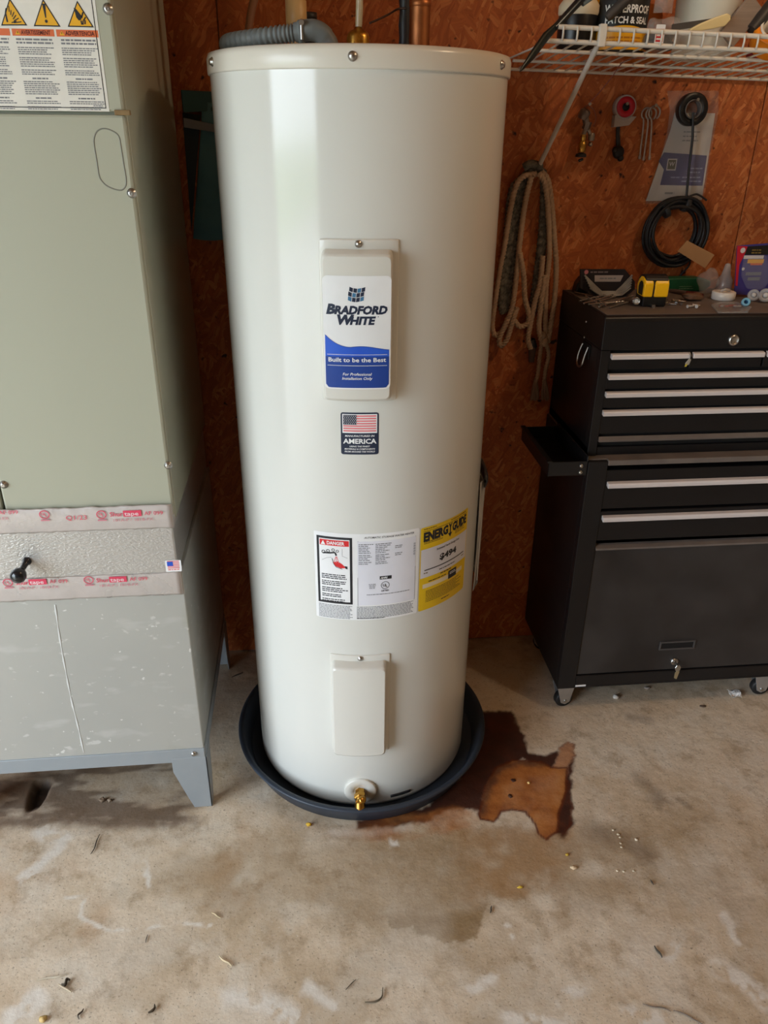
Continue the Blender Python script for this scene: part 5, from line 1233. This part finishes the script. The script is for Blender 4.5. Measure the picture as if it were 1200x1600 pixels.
part(MB().tube(catmull([Vector((v.x, YW-d_, v.z)) for v, d_ in ((wl(1064, 306), .036), (wl(1078, 302), .03), (wl(1088, 305), .022), (wl(1100, 312), .012))], 5), .0024, 8), 'strap_tail', M_DKP, t)
part(MB().tube(catmull([Vector((v.x, YW-d_, v.z)) for v, d_ in ((wl(1070, 398), .02), (wl(1074, 412), .012), (wl(1062, 428), .008), (wl(1052, 442), .006))], 5), .0022, 8), 'cable_end', M_DKP, t)
# cardboard tag on the coil
tg_ = [wl(*q_, .052) for q_ in ((1075,376),(1116,398),(1101,419),(1060,393))]
t = thing('cardboard_tag', 'blank tan cardboard tag tucked in the black cable coil', 'tag', tg_[3])
part(MB().prism([Vector((v.x, YW-.046-.006*(k in (1, 2)), v.z)) for k, v in enumerate(tg_)], (0, -.0016, 0)), 'tag_card', mat('tan_cardboard', (176,132,88), .7, rgb2=(160,116,76), scale=14), t)

# ---- ropes on the brace
def rope_prof(a, d): return .80+.34*abs(math.cos(1.5*(a-d*260)))
M_ROPE = mat('cream_rope', (176,146,118), .85, rgb2=(148,118,94), scale=90, bump=.5)
M_CAMO = mat('grey_green_rope', (118,110,96), .9, rgb2=(52,50,46), scale=110, amount=.9, bump=.8)
YR = YW-.024
def rp(*pp): return [at(x, y, Y=YW-o) for (x, y, o) in pp]
t = thing('cream_rope', 'twisted cream rope looped over the shelf brace with two frayed tassel ends', 'rope', at(835, 400, Y=YR))
strands = [
    rp((838,272,.030),(818,276,.034),(806,292,.030),(797,330,.026),(789,380,.022),(780,430,.018),(773,475,.016),(769,510,.016),(775,524,.020),(788,512,.022),(797,490,.024)),
    rp((846,268,.030),(856,282,.034),(862,320,.030),(866,370,.026),(869,420,.022),(866,470,.020),(860,510,.020),(856,535,.020)),
    rp((842,270,.036),(852,290,.038),(857,340,.034),(858,400,.030),(853,450,.026),(852,500,.024),(852,535,.022)),
    rp((830,276,.038),(820,320,.036),(812,380,.034),(807,430,.032),(802,470,.030),(797,490,.028),(788,510,.028),(780,530,.026),(783,540,.026),(792,530,.028),(800,505,.030),(808,480,.030)),
    rp((812,395,.040),(818,430,.038),(820,465,.034),(826,490,.030),(824,505,.026),(812,510,.024),(803,500,.024)),
    rp((848,400,.034),(844,440,.032),(836,470,.030),(828,510,.028),(825,530,.026),(829,545,.024)),
    rp((851,430,.036),(846,470,.034),(842,510,.030),(846,535,.026))]
for pts_ in strands: part(MB().tube(catmull(pts_, 34), .0060, 18, prof=rope_prof), 'strand', M_ROPE, t)
part(MB().ball(at(851, 534, Y=YW-.024), .013, 14, 10, (.8, .8, 1)).ball(at(848, 524, Y=YW-.026), .010, 12, 8), 'knot', M_ROPE, t)
for pts_ in (rp((846,535,.024),(843,560,.022),(840,585,.020),(836,600,.020)), rp((853,536,.022),(857,555,.020),(852,580,.018),(850,600,.018))):
    part(MB().tube(catmull(pts_, 28), .0048, 18, prof=rope_prof), 'tail', M_ROPE, t)
M_FRAY = mat('frayed_rope', (156,128,108), .9, rgb2=(126,100,84), scale=60, stretch=(8, 8, 1), bump=.6)
for (tx, ty, bx, by, w) in ((837, 592, 835, 624, .0125), (851, 592, 853, 624, .0135)):
    a = at(tx, ty, Y=YW-.020); b_ = at(bx, by, Y=YW-.022); d = b_-a; rg = random.Random(tx)
    mb_ = MB()
    for k in range(46):
        an = rg.random()*6.28; rr = math.sqrt(rg.random()); e = b_+Vector((math.cos(an)*w*rr, math.sin(an)*w*.55*rr, rg.uniform(-.004, .003)))
        s_ = a+Vector((math.cos(an)*.0034*rr, math.sin(an)*.0034*rr, 0)); m_ = s_.lerp(e, .55)+(s_+d-e)*-.12
        mb_.tube([s_, m_, e], [.0013, .0012, .0009], 5)
    o = part(mb_, 'tassel', M_FRAY, t); o['kind'] = 'stuff'
t = thing('grey_webbing', 'bundle of speckled grey-green cord hung under the cream rope', 'rope', at(815, 400, Y=YW-.012))
camo = [
    [rp((842,266,.016+k*.002),(826-k*3,268+k*3,.020),(815-k*4,300,.020),(810-k*4.5,360,.018),(804-k*4.5,420,.016),(799-k*4,470,.014),(797-k*3,482+k*2,.013)) for k in range(5)],
    [rp((836,262,.016+k*.002),(846+k*2,268+k*2,.020),(850+k*1.5-1,300,.020),(845+k*2.5,370,.018),(838+k*2.5,430,.016),(831+k*2,480,.014),(826+k,500,.013)) for k in range(3)]]
for grp_ in camo:
    for pts_ in grp_: part(MB().tube(catmull(pts_, 30), .0072, 16, prof=lambda a, d: 1+.20*math.cos(4*(a-d*150))), 'cord', M_CAMO, t)
part(MB().tube(catmull(rp((818,262,.026),(830,256,.030),(846,262,.030)), 6), .0090, 10), 'cord_hank', M_CAMO, t)
q = wl(829, 536); part(MB().tube([(q.x-.004, YW-.014, q.z+.012), (q.x, YW-.014, q.z), (q.x+.004, YW-.013, q.z-.008)], .0105, 10).tube([(q.x+.002, YW-.013, q.z-.006), (q.x+.003, YW-.012, q.z-.045)], [.011, .007], 10, mi=1), 'cord_end', [M_DKP, mat('brown_fringe', (92,70,60), .9)], t)

# teal bag between furnace and heater
t = thing('teal_bag', 'teal cloth bag with a grey strap hung in the gap behind the heater', 'bag', wl(320, 370))
M_TEALC = mat('teal_cloth', (84,128,138), .7, rgb2=(70,112,122), scale=12, bump=.3)
part(MB().grid([[Vector((v.x, YW-.010-.006*math.sin(k*1.1+i), v.z)) for k, v in enumerate([wl(L_+(R_-L_)*k/6, y_+3*math.sin(k)) for k in range(7)])] for i, (L_, R_, y_) in enumerate(((318,380,158),(316,382,190),(313,386,230),(309,392,290),(304,398,345),(303,402,372)))]), 'bag_panel', M_TEALC, t, solid=.012)
slab(((284,141),(384,146),(386,172),(288,176)), .010, .010, 'bag_top', mat('dark_teal_cloth', (58,92,92), .7, rgb2=(50,82,82), scale=12), t, bevel=.002)
slab(((289,184),(345,196),(345,208),(290,199)), .024, .004, 'strap', mat('grey_webbing_strap', (124,126,128), .7, rgb2=(110,112,114), scale=60), t, bevel=.001)
slab(((286,176),(314,180),(302,330),(300,360)), .005, .006, 'bag_side', mat('dark_slate_cloth', (52,60,62), .8), t)

# ================================================================== THINGS ON THE TOOL CHEST
ZT = UZ1+.0012
def ct(px, py, dz=0.0): return at(px, py, z=ZT+dz)
def yz(px, py, Y): return at(px, py, Y=Y)
M_SIL = mat('bright_steel', (202,200,196), .25, .9, rgb2=(150,148,146), scale=50)
# folding hex key package at the back left
Yh = 1.790
def hk(px, py, o=0.0): v = at(px, py, Y=Yh-o); return Vector((v.x, Yh-o, v.z))
t = thing('hex_key_set', 'carded set of nested hex keys standing at the back left of the tool chest', 'hex key set', (hk(948, 466).x, Yh, ZT))
base_z = ZT
crd = part(MB().prism([hk(907, 421), hk(977, 421), hk(992, 440), hk(992, 452), hk(975, 466), hk(932, 466), hk(907, 450)], (0, .006, 0)), 'backing_card', mat('hex_card_black', (36,30,32), .5, rgb2=(46,38,40), scale=20), t)
p = Print(.02)
a, b_ = hk(930, 430), hk(974, 440); p.poly([(hk(929, 430).x, hk(929, 430).z), (hk(974, 430).x, hk(974, 430).z), (hk(969, 440).x, hk(969, 440).z), (hk(929, 440).x, hk(929, 440).z)], 0, 1)
v = hk(951, 436); p.fine(v.x-.022, v.z+.003, v.x+.024, .006, 1, .003, 1, 2, seed=501); v = hk(916, 425); p.disc(v.x, v.z, .005, 2, 1); v = hk(938, 426); p.fine(v.x-.024, v.z+.003, v.x+.024, .006, 1, .0034, 3, 1, seed=502)
p.build('card_print', [mat('hex_card_label', (176,164,160), .5), M_INK, mat('hex_card_pink', (196,120,128), .5), mat('hex_card_grey', (128,114,114), .5)], lambda u, vv, h: (u, Yh-.0004-h, vv), crd)
for k in range(6):
    o = .004+.0015*k; dx, dy = k*2.2, k*4.0
    pts_ = [hk(913+dx*.8, 430+dy, o), hk(930+dx*.6, 447+dy*.7, o), hk(940+dx*.4, 456+dy*.45, o), hk(962-dx*.4, 456+dy*.45, o), hk(972, 447+dy*.7, o), hk(988-dx*.2, 430+dy*1.0, o)]
    pts_ = [Vector((q_.x, q_.y, max(q_.z, ZT+.003))) for q_ in pts_]
    part(MB().tube(pts_, .0024-.0001*k, 6), 'hex_key', mat('hex_key_steel', (168,164,158), .4, .5, rgb2=(120,116,112), scale=30), t)
a = ct(918, 448)
v = hk(907, 440); 
t = thing('black_case', 'rounded black case standing behind the hex key set', 'case', (v.x, 1.85, ZT))
cxy = at(904, 455, Y=1.845)
part(MB().prism([(cxy.x-.012, 1.835, ZT), (cxy.x+.055, 1.835, ZT), (cxy.x+.055, 1.835, ZT+.042), (cxy.x+.014, 1.835, ZT+.042), (cxy.x+.002, 1.835, ZT+.036), (cxy.x-.008, 1.835, ZT+.022)], (0, .030, 0)), 'case_shell', M_TRAY, t, bevel=.004, seg=3)
part(MB().box((cxy.x+.01, 1.832, ZT+.018), (cxy.x+.03, 1.8352, ZT+.026)), 'case_latch', M_DKP, t, bevel=.001)
# drill bits scattered before it
bits = [((898,456),(936,466)), ((905,471),(949,462)), ((912,476),(958,464)), ((920,479),(966,470)), ((930,472),(988,456)), ((936,480),(990,463)), ((944,476),(975,474)), ((915,466),(942,478)), ((952,480),(985,472)), ((925,463),(947,480))]
for k, (a, b_) in enumerate(bits):
    lab = ('drill bit', 'long bit')[k % 2]
    A, B = ct(*a, .003), ct(*b_, .003); A.z = ZT+.0022+.0018*(k % 4); B.z = ZT+.0022+.0018*((k+1) % 4); d = (B-A)
    t = thing('drill_bit', 'loose steel drill bit in the pile left of the tape measure', 'drill bit', A, 'drill bits in the pile on the tool chest')
    L_ = d.length; n = 26
    part(MB().tube([A+d*(.45+.55*i/n) for i in range(n+1)], [.0019]*n+[.0006], 8, prof=lambda an, ds: 1+.3*math.cos(2*(an-ds*420))), 'flute', M_SIL, t)
    part(MB().cyl(A, A+d*.46, .0020, 8), 'shank', M_SIL, t)
c_ = ct(993, 478); c_.z = ZT+.011
t = thing('steel_socket', 'bright round steel socket end lying left of the tape measure base', 'socket', (c_.x, c_.y, ZT))
ax_ = (Vector(CP)-c_).normalized(); ax_.z *= .4; ax_.x += .2; ax_.normalize()
part(MB().lathe([(.0072, -.020), (.0072, -.006), (.0084, -.004), (.0084, .004), (.0070, .005), (.0055, .002), (0, .002)], c_, ax_, 20), 'socket_body', M_SIL, t)
part(MB().lathe([(.0052, .0022), (.0046, .0034), (0, .0036)], c_, ax_, 6, smooth=False), 'socket_core', mat('pale_insert', (226,224,220), .4), t)
# tape measure
A = ct(1003, 478); B = ct(1037, 479)
Y0 = B.y; xl, xr = A.x-.004, B.x+.002; yb = Y0+.046
t = thing('tape_measure', 'yellow and black tape measure standing on the tool chest', 'tape measure', ((xl+xr)/2, Y0+.02, ZT))
hh_ = yz(1020, 428, Y0+.02).z-ZT
zy = yz(1020, 464, Y0).z
w = xr-xl
prof = [(0, 0), (.050, 0), (.052, .006), (.052, hh_*.66), (.046, hh_*.86), (.034, hh_*.97), (.022, hh_), (.010, hh_*.97), (.002, hh_*.88), (-.001, hh_*.6), (-.001, .012)]
Mt = Matrix.Translation((xl, Y0, ZT)) @ Matrix.Rotation(R(-4), 4, 'Z')
part(MB().prism([Mt @ Vector((0, y, z)) for (y, z) in prof], Mt.to_3x3() @ Vector((w, 0, 0))), 'case_core', M_TBLK, t, bevel=.003, seg=3)
pf = [(-.0030, zy-ZT), (.040, zy-ZT), (.046, hh_*.64), (.038, hh_*.82), (.028, hh_*.92), (.016, hh_*.94), (.004, hh_*.88), (-.0030, hh_*.74)]
part(MB().prism([Mt @ Vector((w*.42, y, z)) for (y, z) in pf], Mt.to_3x3() @ Vector((w*.60, 0, 0))), 'yellow_shell', mat('tape_yellow', (250,190,16), .35, rgb2=(244,180,10), scale=12), t, bevel=.003, seg=3)
part(MB().prism([Mt @ Vector((-.002, y, z)) for (y, z) in pf], Mt.to_3x3() @ Vector((w*.40, 0, 0))), 'yellow_cheek', MATS['tape_yellow'], t, bevel=.003, seg=3)
part(MB().prism([Mt @ Vector((-.0026, y*.6+.006, (z-(zy-ZT))*.7+(zy-ZT)+.003)) for (y, z) in pf], Mt.to_3x3() @ Vector((.0012, 0, 0))), 'side_print', M_TBLK, t)
part(MB().box((w*.36, -.0095, .002), (w*.50, -.0005, .006), M=Mt).box((w*.36, -.0098, -.0005), (w*.50, -.0085, .006), M=Mt), 'blade_hook', M_SIL, t)
# dark green case behind
A, B = yz(1030, 456, 1.845), yz(1106, 459, 1.845)
t = thing('green_case', 'flat dark green tool case at the back of the chest behind the tape measure', 'case', ((A.x+B.x)/2, 1.85, ZT))
zt_ = yz(1070, 434, 1.845).z
part(MB().prism([(A.x-.006, 1.845, ZT+.006), (A.x+.008, 1.845, ZT), (B.x-.012, 1.845, ZT), (B.x+.004, 1.845, ZT+.012), (B.x+.002, 1.845, zt_-.008), (B.x-.030, 1.845, zt_), (A.x+.020, 1.845, zt_-.001), (A.x-.006, 1.845, zt_-.008)], (0, .032, 0)), 'case_shell', mat('dark_green_plastic', (22,92,60), .4, rgb2=(18,76,50), scale=20), t, bevel=.003)
p = Print(.02); v = yz(1072, 449, 1.845); p.fine(v.x-.018, v.z+.003, v.x+.020, .005, 2, .0016, 0, 1, seed=520, ragged=.15)
p.build('case_print', [mat('pale_green_print', (110,142,122), .5)], lambda u, vv, h: (u, 1.8445-h, vv), t)
# utility knife, brown leather, bolts
A, B = ct(1044, 457), ct(1098, 466)
t = thing('utility_knife', 'red and grey utility knife lying in front of the green case', 'knife', (A.x, A.y, ZT))
A.z = B.z = ZT+.005; d = B-A
part(MB().tube([A, A+d*.2, A+d*.55], [.0035, .0055, .0058], 8, flat=.6), 'knife_nose', mat('knife_grey', (128,112,108), .4, .5), t)
part(MB().tube([A+d*.52, A+d*.8, B], [.0062, .0068, .0050], 8, flat=.6), 'knife_handle', mat('knife_dark_red', (92,34,34), .5), t)
A = ct(1088, 472); t = None
crumple('leather_scrap', (A.x, A.y+.02, ZT+.009), .020, (1.25, .8, .42), mat('brown_leather', (108,76,52), .6, rgb2=(84,56,38), scale=24), 21, 'crumpled brown leather scrap right of the bolts', 'leather scrap')
for k, (px, py, an) in enumerate(((1036,476,20),(1041,471,70),(1046,477,-30),(1051,472,10),(1056,476,55),(1061,473,-15),(1064,477,80))):
    A = ct(px, py); ca, sa = math.cos(R(an)), math.sin(R(an)); A.z = ZT+.0034
    t = thing('short_bolt', 'short zinc bolt in the small heap right of the tape measure', 'bolt', (A.x, A.y, ZT), 'bolts heaped beside the tape measure')
    part(MB().lathe([(.0034, -.002), (.0034, .002)], A, (ca, sa, 0), 6, smooth=False), 'bolt_head', M_SIL, t)
    part(MB().cyl(A, A+Vector((ca*.013, sa*.013, 0)), .0018, 8), 'bolt_shaft', M_SIL, t)
for k, (px, py, an) in enumerate(((1074,481,15),(1082,479,-20),(1088,481,40))):
    A = ct(px, py); ca, sa = math.cos(R(an)), math.sin(R(an)); A.z = ZT+.003
    t = thing('wall_plug', 'pale plastic wall plug near the front edge below the leather scrap', 'wall plug', (A.x, A.y, ZT), 'pale wall plugs on the tool chest')
    part(MB().tube([A, A+Vector((ca*.007, sa*.007, 0)), A+Vector((ca*.016, sa*.016, 0))], [.0030, .0026, .0014], 8), 'plug_body', mat('pale_plug', (196,188,180), .5), t)
    part(MB().lathe([(.0038, -.0006), (.0038, .0006)], A, (ca, sa, 0), 10), 'plug_collar', MATS['pale_plug'], t)
# clear bag and bottle with a nozzle
A = ct(1116, 462); q = Vector((A.x, A.y+.03, ZT))
t = thing('clear_parts_bag', 'standing crumpled clear plastic bag behind the white tape spool', 'bag', q)
o = crumple('bag_film', (q.x-.004, q.y, ZT+.030), .030, (.9, .55, 1.05), M_BAGP, 33, None, None, amp=.32); attach(o, t)
part(MB().lathe([(.018, 0), (.019, .004), (.018, .030), (.011, .042), (.0075, .060), (.0062, .066), (.002, .068)], (at(1129, 440, Y=q.y+.02).x, q.y+.01, ZT), n=18), 'nozzle_bottle', mat('clear_bottle', (206,196,190), .15, rgb2=(190,180,174), scale=30, alpha=.5), t)
# white spool
A = ct(1138, 471); r_ = .0265
t = thing('white_tape_spool', 'white plastic tape spool lying flat on the tool chest', 'spool', (A.x, A.y+r_, ZT))
part(MB().lathe([(r_-.002, 0), (r_, .0015), (r_, .0165), (r_-.002, .018), (.010, .018), (.009, .015), (0, .015)], (A.x, A.y+r_, ZT), n=36), 'spool_shell', mat('white_spool', (226,218,208), .35, rgb2=(218,210,200), scale=10), t)
part(MB().tube(catmull([(A.x-.014, A.y+r_*.7, ZT+.0195), (A.x-.004, A.y+r_*.6, ZT+.024), (A.x+.008, A.y+r_*.8, ZT+.021), (A.x+.014, A.y+r_*1.1, ZT+.0195)], 6), .0028, 8), 'spool_clip', mat('pale_grey_clip', (186,176,168), .4), t)
# flat bag at the front edge
pp = [ct(1111, 478), ct(1122, 490), ct(1172, 491), ct(1174, 482), ct(1150, 474), ct(1122, 474)]
pp = [Vector((v.x, max(v.y, UYF+.008), ZT)) for v in pp]
t = thing('flat_parts_bag', 'flat clear bag of reddish small parts at the front edge of the chest', 'bag', pp[0])
part(MB().prism(pp, (0, 0, .004)), 'bag_film', M_BAGP, t, bevel=.001)
rg = random.Random(9); mb_ = MB(); cx0 = sum((v for v in pp), Vector())/6
for k in range(9):
    c_ = cx0+Vector((rg.uniform(-.022, .022), rg.uniform(-.006, .008), .0046)); mb_ = MB()
    part(mb_.ball(c_, .0035, 8, 6, (1.6, 1, .6)), 'small_part', mat(('pinkish_part', 'grey_part')[k % 2], ((150,92,84), (150,142,136))[k % 2], .5), t)
# blue connector and clear tubes
A = ct(1166, 480)
t = thing('blue_connector', 'small light blue ring connector at the front edge of the chest', 'connector', (A.x, A.y, ZT))
c_ = Vector((A.x, A.y+.006, ZT+.0095)); ax_ = Vector((-.35, -.85, .35)).normalized()
part(MB().lathe([(.0045, -.004), (.0082, -.008), (.0095, -.004), (.0095, .005), (.0085, .0065), (.0045, .0065), (.0042, -.003), (.0045, -.004)], c_, ax_, 20, cap=False), 'connector_ring', mat('light_blue_plastic', (120,176,200), .4, rgb2=(106,162,188), scale=20), t)
part(MB().lathe([(.0044, -.003), (.0044, .001), (0, .001)], c_, ax_, 14), 'connector_core', mat('deep_blue_core', (40,72,104), .5), t)
M_CL2 = mat('clear_cup_plastic', (214,212,208), .12, rgb2=(196,194,190), scale=30, alpha=.45)
for k, (px, py, rr, hh) in enumerate(((1180, 472, .013, .022), (1199, 474, .015, .024))):
    A = ct(px, py)
    t = thing('clear_tube_cap', ('clear plastic cap right of the blue ring connector', 'larger clear plastic cap at the right edge of the photo')[k], 'cap', (A.x, A.y+rr, ZT))
    part(MB().lathe([(rr*.6, -hh*.5), (rr, -hh*.45), (rr, hh*.4), (rr*.9, hh*.5), (rr*.5, hh*.5), (rr*.45, hh*.2), (0, hh*.2)], (A.x, A.y+rr, ZT+rr), (-.4, -.8, .2), 20), 'cap_shell', M_CL2, t)
    part(MB().lathe([(rr*.42, hh*.2), (rr*.38, hh*.58), (rr*.2, hh*.62), (0, hh*.62)], (A.x, A.y+rr, ZT+rr), (-.4, -.8, .2), 14), 'cap_button', mat('pale_button', (206,200,194), .4), t)
# blister pack
Yb = 1.770
def bp_(px, py, o=0.0): v = at(px, py, Y=Yb); return Vector((v.x, Yb-o, v.z))
t = thing('blister_pack', 'red, black and violet blister pack leaning upright at the right of the chest', 'blister pack', (bp_(1175, 455).x, Yb, ZT))
bot = ZT+.001
cdp = [bp_(1152, 384), bp_(1200, 380), bp_(1215, 385), bp_(1212, 455), bp_(1200, 460), bp_(1150, 447)]
cdp = [Vector((v.x, v.y, max(v.z, bot))) for v in cdp]
cdp[3].z = cdp[4].z = bot; cdp[5].z = bot+.006
pk = part(MB().prism(cdp, (0, .002, 0)), 'backing_card', mat('pack_violet', (58,50,116), .45, rgb2=(70,62,132), scale=16), t)
def pq(name, pp, m, L_): part(MB().prism([bp_(x, y, .0004*L_) for (x, y) in pp], (0, -.0003, 0)), name, m, pk)
pq('red_edge', ((1152,384),(1168,385),(1163,398),(1155,414),(1152,447),(1149,446)), mat('pack_red', (196,30,48), .45), 1)
pq('black_header', ((1168,385),(1200,383),(1200,398),(1163,398)), M_TBLK, 2)
p = Print(.02)
for (px0, py0, px1, py1, mi) in ((1162,399,1192,404,0), (1168,405,1192,411,1), (1172,411,1190,414,2), (1165,425,1188,430,3), (1168,433,1186,438,3)):
    a, b_ = bp_(px0, py0), bp_(px1, py1); p.rect(a.x, b_.z, b_.x, a.z, mi, 3)
a = bp_(1160, 391); p.disc(a.x, a.z, .006, 0, 4); a = bp_(1162, 413); p.disc(a.x, a.z-.01, .0035, 0, 3); a = bp_(1182, 391); p.fine(a.x-.012, a.z+.002, a.x+.014, .006, 2, .0028, 4, 4, seed=540)
p.build('pack_print', [mat('pack_white', (214,206,204), .5), mat('pack_amber', (226,164,40), .5), mat('pack_orange', (206,92,40), .5), mat('pack_grey', (110,112,124), .5), mat('pack_gold', (128,104,50), .5)], lambda u, vv, h: (u, Yb-h-.0012, vv), pk)
part(MB().prism([bp_(1160, 400, .003), bp_(1194, 398, .003), bp_(1196, 440, .003), bp_(1186, 452, .003), bp_(1164, 450, .003), bp_(1155, 430, .003)], (0, -.014, 0)), 'blister', mat('blister_film', (220,220,224), .08, alpha=.07), t, bevel=.004, seg=3)

# ================================================================== BITS ON THE FLOOR
def twig(a, b_, r, rgb, label, cat='twig', bend=.06, seed=0):
    A, B = at(*a, z=0), at(*b_, z=0); rg = random.Random(seed+a[0]); d = B-A; nn_ = Vector((-d.y, d.x, 0))
    A.z = B.z = r+.0012
    pts_ = catmull([A, A+d*.35+nn_*bend*rg.uniform(-1, 1), A+d*.7+nn_*bend*rg.uniform(-1, 1), B], 4)
    nm = {'twig': 'twig', 'straw': 'straw', 'wood sliver': 'wood_sliver', 'leaf': 'leaf_scrap'}.get(cat, 'twig')
    m = mat('twig_%d_%d_%d' % rgb, rgb, .8, rgb2=tuple(int(v*.7) for v in rgb), scale=80)
    n = len(pts_); o = MB().tube(pts_, [r*(.5+.5*math.sin(math.pi*(i+.6)/n)) for i in range(n)], 7, flat=.6).build(nm, m)
    return tag(o, label, cat)
twig((156,1305),(142,1336), .0016, (52,46,40), 'dark thin twig on the floor right of the pale scuff below the furnace')
twig((331,1428),(345,1436), .0024, (196,176,140), 'short pale straw above the white chalk line end on the floor', 'straw')
twig((343,1496),(363,1512), .0026, (204,184,150), 'pale wood sliver on the floor below the chalk line', 'wood sliver')
twig((58,1534),(105,1523), .0022, (202,190,168), 'long pale straw near the lower left of the floor', 'straw')
twig((92,1540),(112,1552), .0026, (196,178,150), 'short pale sliver beside the curled dark leaf scrap', 'wood sliver')
twig((97,1541),(110,1534), .0040, (70,60,46), 'curled dark leaf scrap at the lower left of the floor', 'leaf', .5)
twig((232,1585),(242,1572), .0034, (84,72,56), 'small brown leaf scrap right of the lower left pebble', 'leaf', .5)
twig((124,1594),(131,1578), .0022, (86,74,60), 'small dark sliver between the pebble and the leaf scrap', 'wood sliver', .3)
twig((228,1474),(231,1462), .0014, (80,72,60), 'tiny dark twig under the middle of the chalk line')
twig((570,1568),(598,1545), .0024, (110,98,80), 'grey brown twig at the bottom centre of the floor', bend=.3)
twig((540,1548),(556,1532), .0014, (116,104,88), 'thin grey twig left of the bottom centre twig')
twig((1022,1480),(1034,1498), .0026, (64,58,48), 'dark stubby twig on the floor right of the damp patch')
twig((766,1428),(768,1417), .0020, (60,52,42), 'tiny dark twig just right of the damp patch')
twig((1004,1570),(1048,1582), .0016, (118,104,92), 'left half of the long thin twig at the lower right')
twig((1052,1580),(1098,1602), .0016, (118,104,92), 'right half of the long thin twig at the lower right')
twig((1016,1376),(1021,1384), .0018, (62,56,48), 'tiny dark twig below the row of pale crumbs')
twig((362,1060),(380,1052), .0022, (70,62,54), 'small dark twig on the floor between furnace stand and drain pan')
def pebble(px, py, r, rgb, label, cat, name, sc=(1, .8, .6), seed=1):
    c_ = at(px, py, z=0)
    crumple(name, (c_.x, c_.y, r*sc[2]*.9), r, sc, mat('bit_%d_%d_%d' % rgb, rgb, .6, rgb2=tuple(int(v*.75) for v in rgb), scale=120), seed, label, cat, n=10, mm=8, amp=.3)
pebble(68, 1594, .0070, (200,168,104), 'tan pebble at the bottom left corner of the floor', 'pebble', 'pebble', seed=2)
pebble(483, 1290, .0050, (214,170,40), 'bright yellow fleck on the floor in front of the drain pan', 'fleck', 'yellow_fleck', (1.2, .8, .8), 3)
pebble(813, 1387, .0042, (206,172,60), 'yellow fleck on the floor below the rust stain', 'fleck', 'yellow_fleck', (1.5, .7, .5), 4)
pebble(886, 1336, .0038, (200,166,60), 'small yellow fleck between the rust stain and the pale crumb', 'fleck', 'yellow_fleck', (1, .8, .6), 5)
pebble(896, 1357, .0056, (218,192,156), 'pale crumb on the floor right of the rust stain tip', 'crumb', 'pale_crumb', (1.3, .9, .5), 6)
pebble(994, 1312, .0038, (222,206,180), 'small round pale crumb right of the crumb row', 'crumb', 'pale_crumb', (1, 1, .5), 7)
for k, (px, py) in enumerate(((958,1297),(966,1304),(969,1309),(970,1318),(971,1324),(965,1361),(975,1362),(990,1361))):
    pebble(px, py, .0026, (216,200,172), 'tiny pale crumb in the scattered row right of the rust stain', 'crumb', 'pale_crumb', (1.2, .9, .5), 30+k)
    bpy.context.scene.collection.objects[-1]['group'] = 'row of tiny pale crumbs'
pebble(826, 1224, .0036, (230,190,120), 'single cream crumb on the orange rust stain', 'crumb', 'pale_crumb', (1, 1, .6), 50)
pebble(802, 1220, .0050, (70,40,28), 'dark fleck on the upper part of the orange rust stain', 'fleck', 'dark_fleck', (1.1, 1, .3), 51)
pebble(797, 1244, .0050, (74,44,30), 'dark fleck on the lower part of the orange rust stain', 'fleck', 'dark_fleck', (1, 1.2, .3), 52)
pebble(160, 1252, .0070, (128,108,88), 'small grey brown stone under the furnace front edge', 'stone', 'stone', (1, .8, .7), 53)
pebble(172, 1252, .0052, (142,124,104), 'second smaller stone right beside the stone under the furnace', 'stone', 'stone', (1, .8, .7), 54)
pebble(962, 1091, .0085, (206,200,192), 'crumpled silvery scrap on the floor under the tool cabinet', 'scrap', 'foil_scrap', (1, .8, .7), 55)
pebble(1011, 1076, .0065, (150,140,132), 'grey scrap at the shadow edge under the tool cabinet', 'scrap', 'grey_scrap', (1.4, .7, .5), 56)
pebble(1098, 1104, .0060, (96,80,68), 'flat brown leaf bit below the tool cabinet key', 'leaf', 'leaf_scrap', (1.5, .8, .3), 57)
# folded printed paper scrap
c_ = at(1147, 1088, z=0)
t = thing('paper_scrap', 'crumpled white printed paper scrap on the floor below the tool cabinet', 'paper scrap', (c_.x, c_.y, 0))
rg = random.Random(12)
P = [[(c_.x-.016+.008*j+.003*rg.random(), c_.y-.012+.006*i+.003*rg.random(), .002+.009*rg.random()+.006*(i > 1)) for j in range(5)] for i in range(5)]
part(MB().grid(P, smooth=False), 'paper_sheet', mat('crumpled_paper', (226,224,222), .6), t, solid=.0008)
p = Print(.02); p.fine(-.010, .008, .010, .005, 3, .0022, 0, 1, seed=600)
p.build('paper_print', [M_INK], lambda u, v, h: (c_.x+u, c_.y+v*.9, .0172+h), t)

# ================================================================== CEILING BULB (above the frame)
LBX, LBY = 1.20, 0.95
t = thing('ceiling_lamp', 'bare warm bulb in a white holder on the garage ceiling', 'lamp', (LBX, LBY, CZ))
part(MB().lathe([(.055, 0), (.055, -.012), (.035, -.025), (.024, -.050), (.022, -.050)], (LBX, LBY, CZ), n=28), 'lamp_holder', M_CPVC, t)
gm = mat('glowing_bulb', (255,236,200), .3); gb = gm.node_tree.nodes['Principled BSDF']
gb.inputs['Emission Color'].default_value = (1, .78, .5, 1); gb.inputs['Emission Strength'].default_value = 6
part(MB().lathe([(.014, -.048), (.016, -.062), (.028, -.085), (.031, -.104), (.026, -.124), (.012, -.136), (0, -.138)], (LBX, LBY, CZ), n=24), 'bulb', gm, t)
bl = bpy.data.lights.new('lamp_light', 'POINT'); bl.energy = 13; bl.color = (1.0, .76, .50); bl.shadow_soft_size = .04
blo = bpy.data.objects.new('lamp_light', bl); col.objects.link(blo); blo.location = (LBX, LBY, CZ-.19)
attach(blo, t)
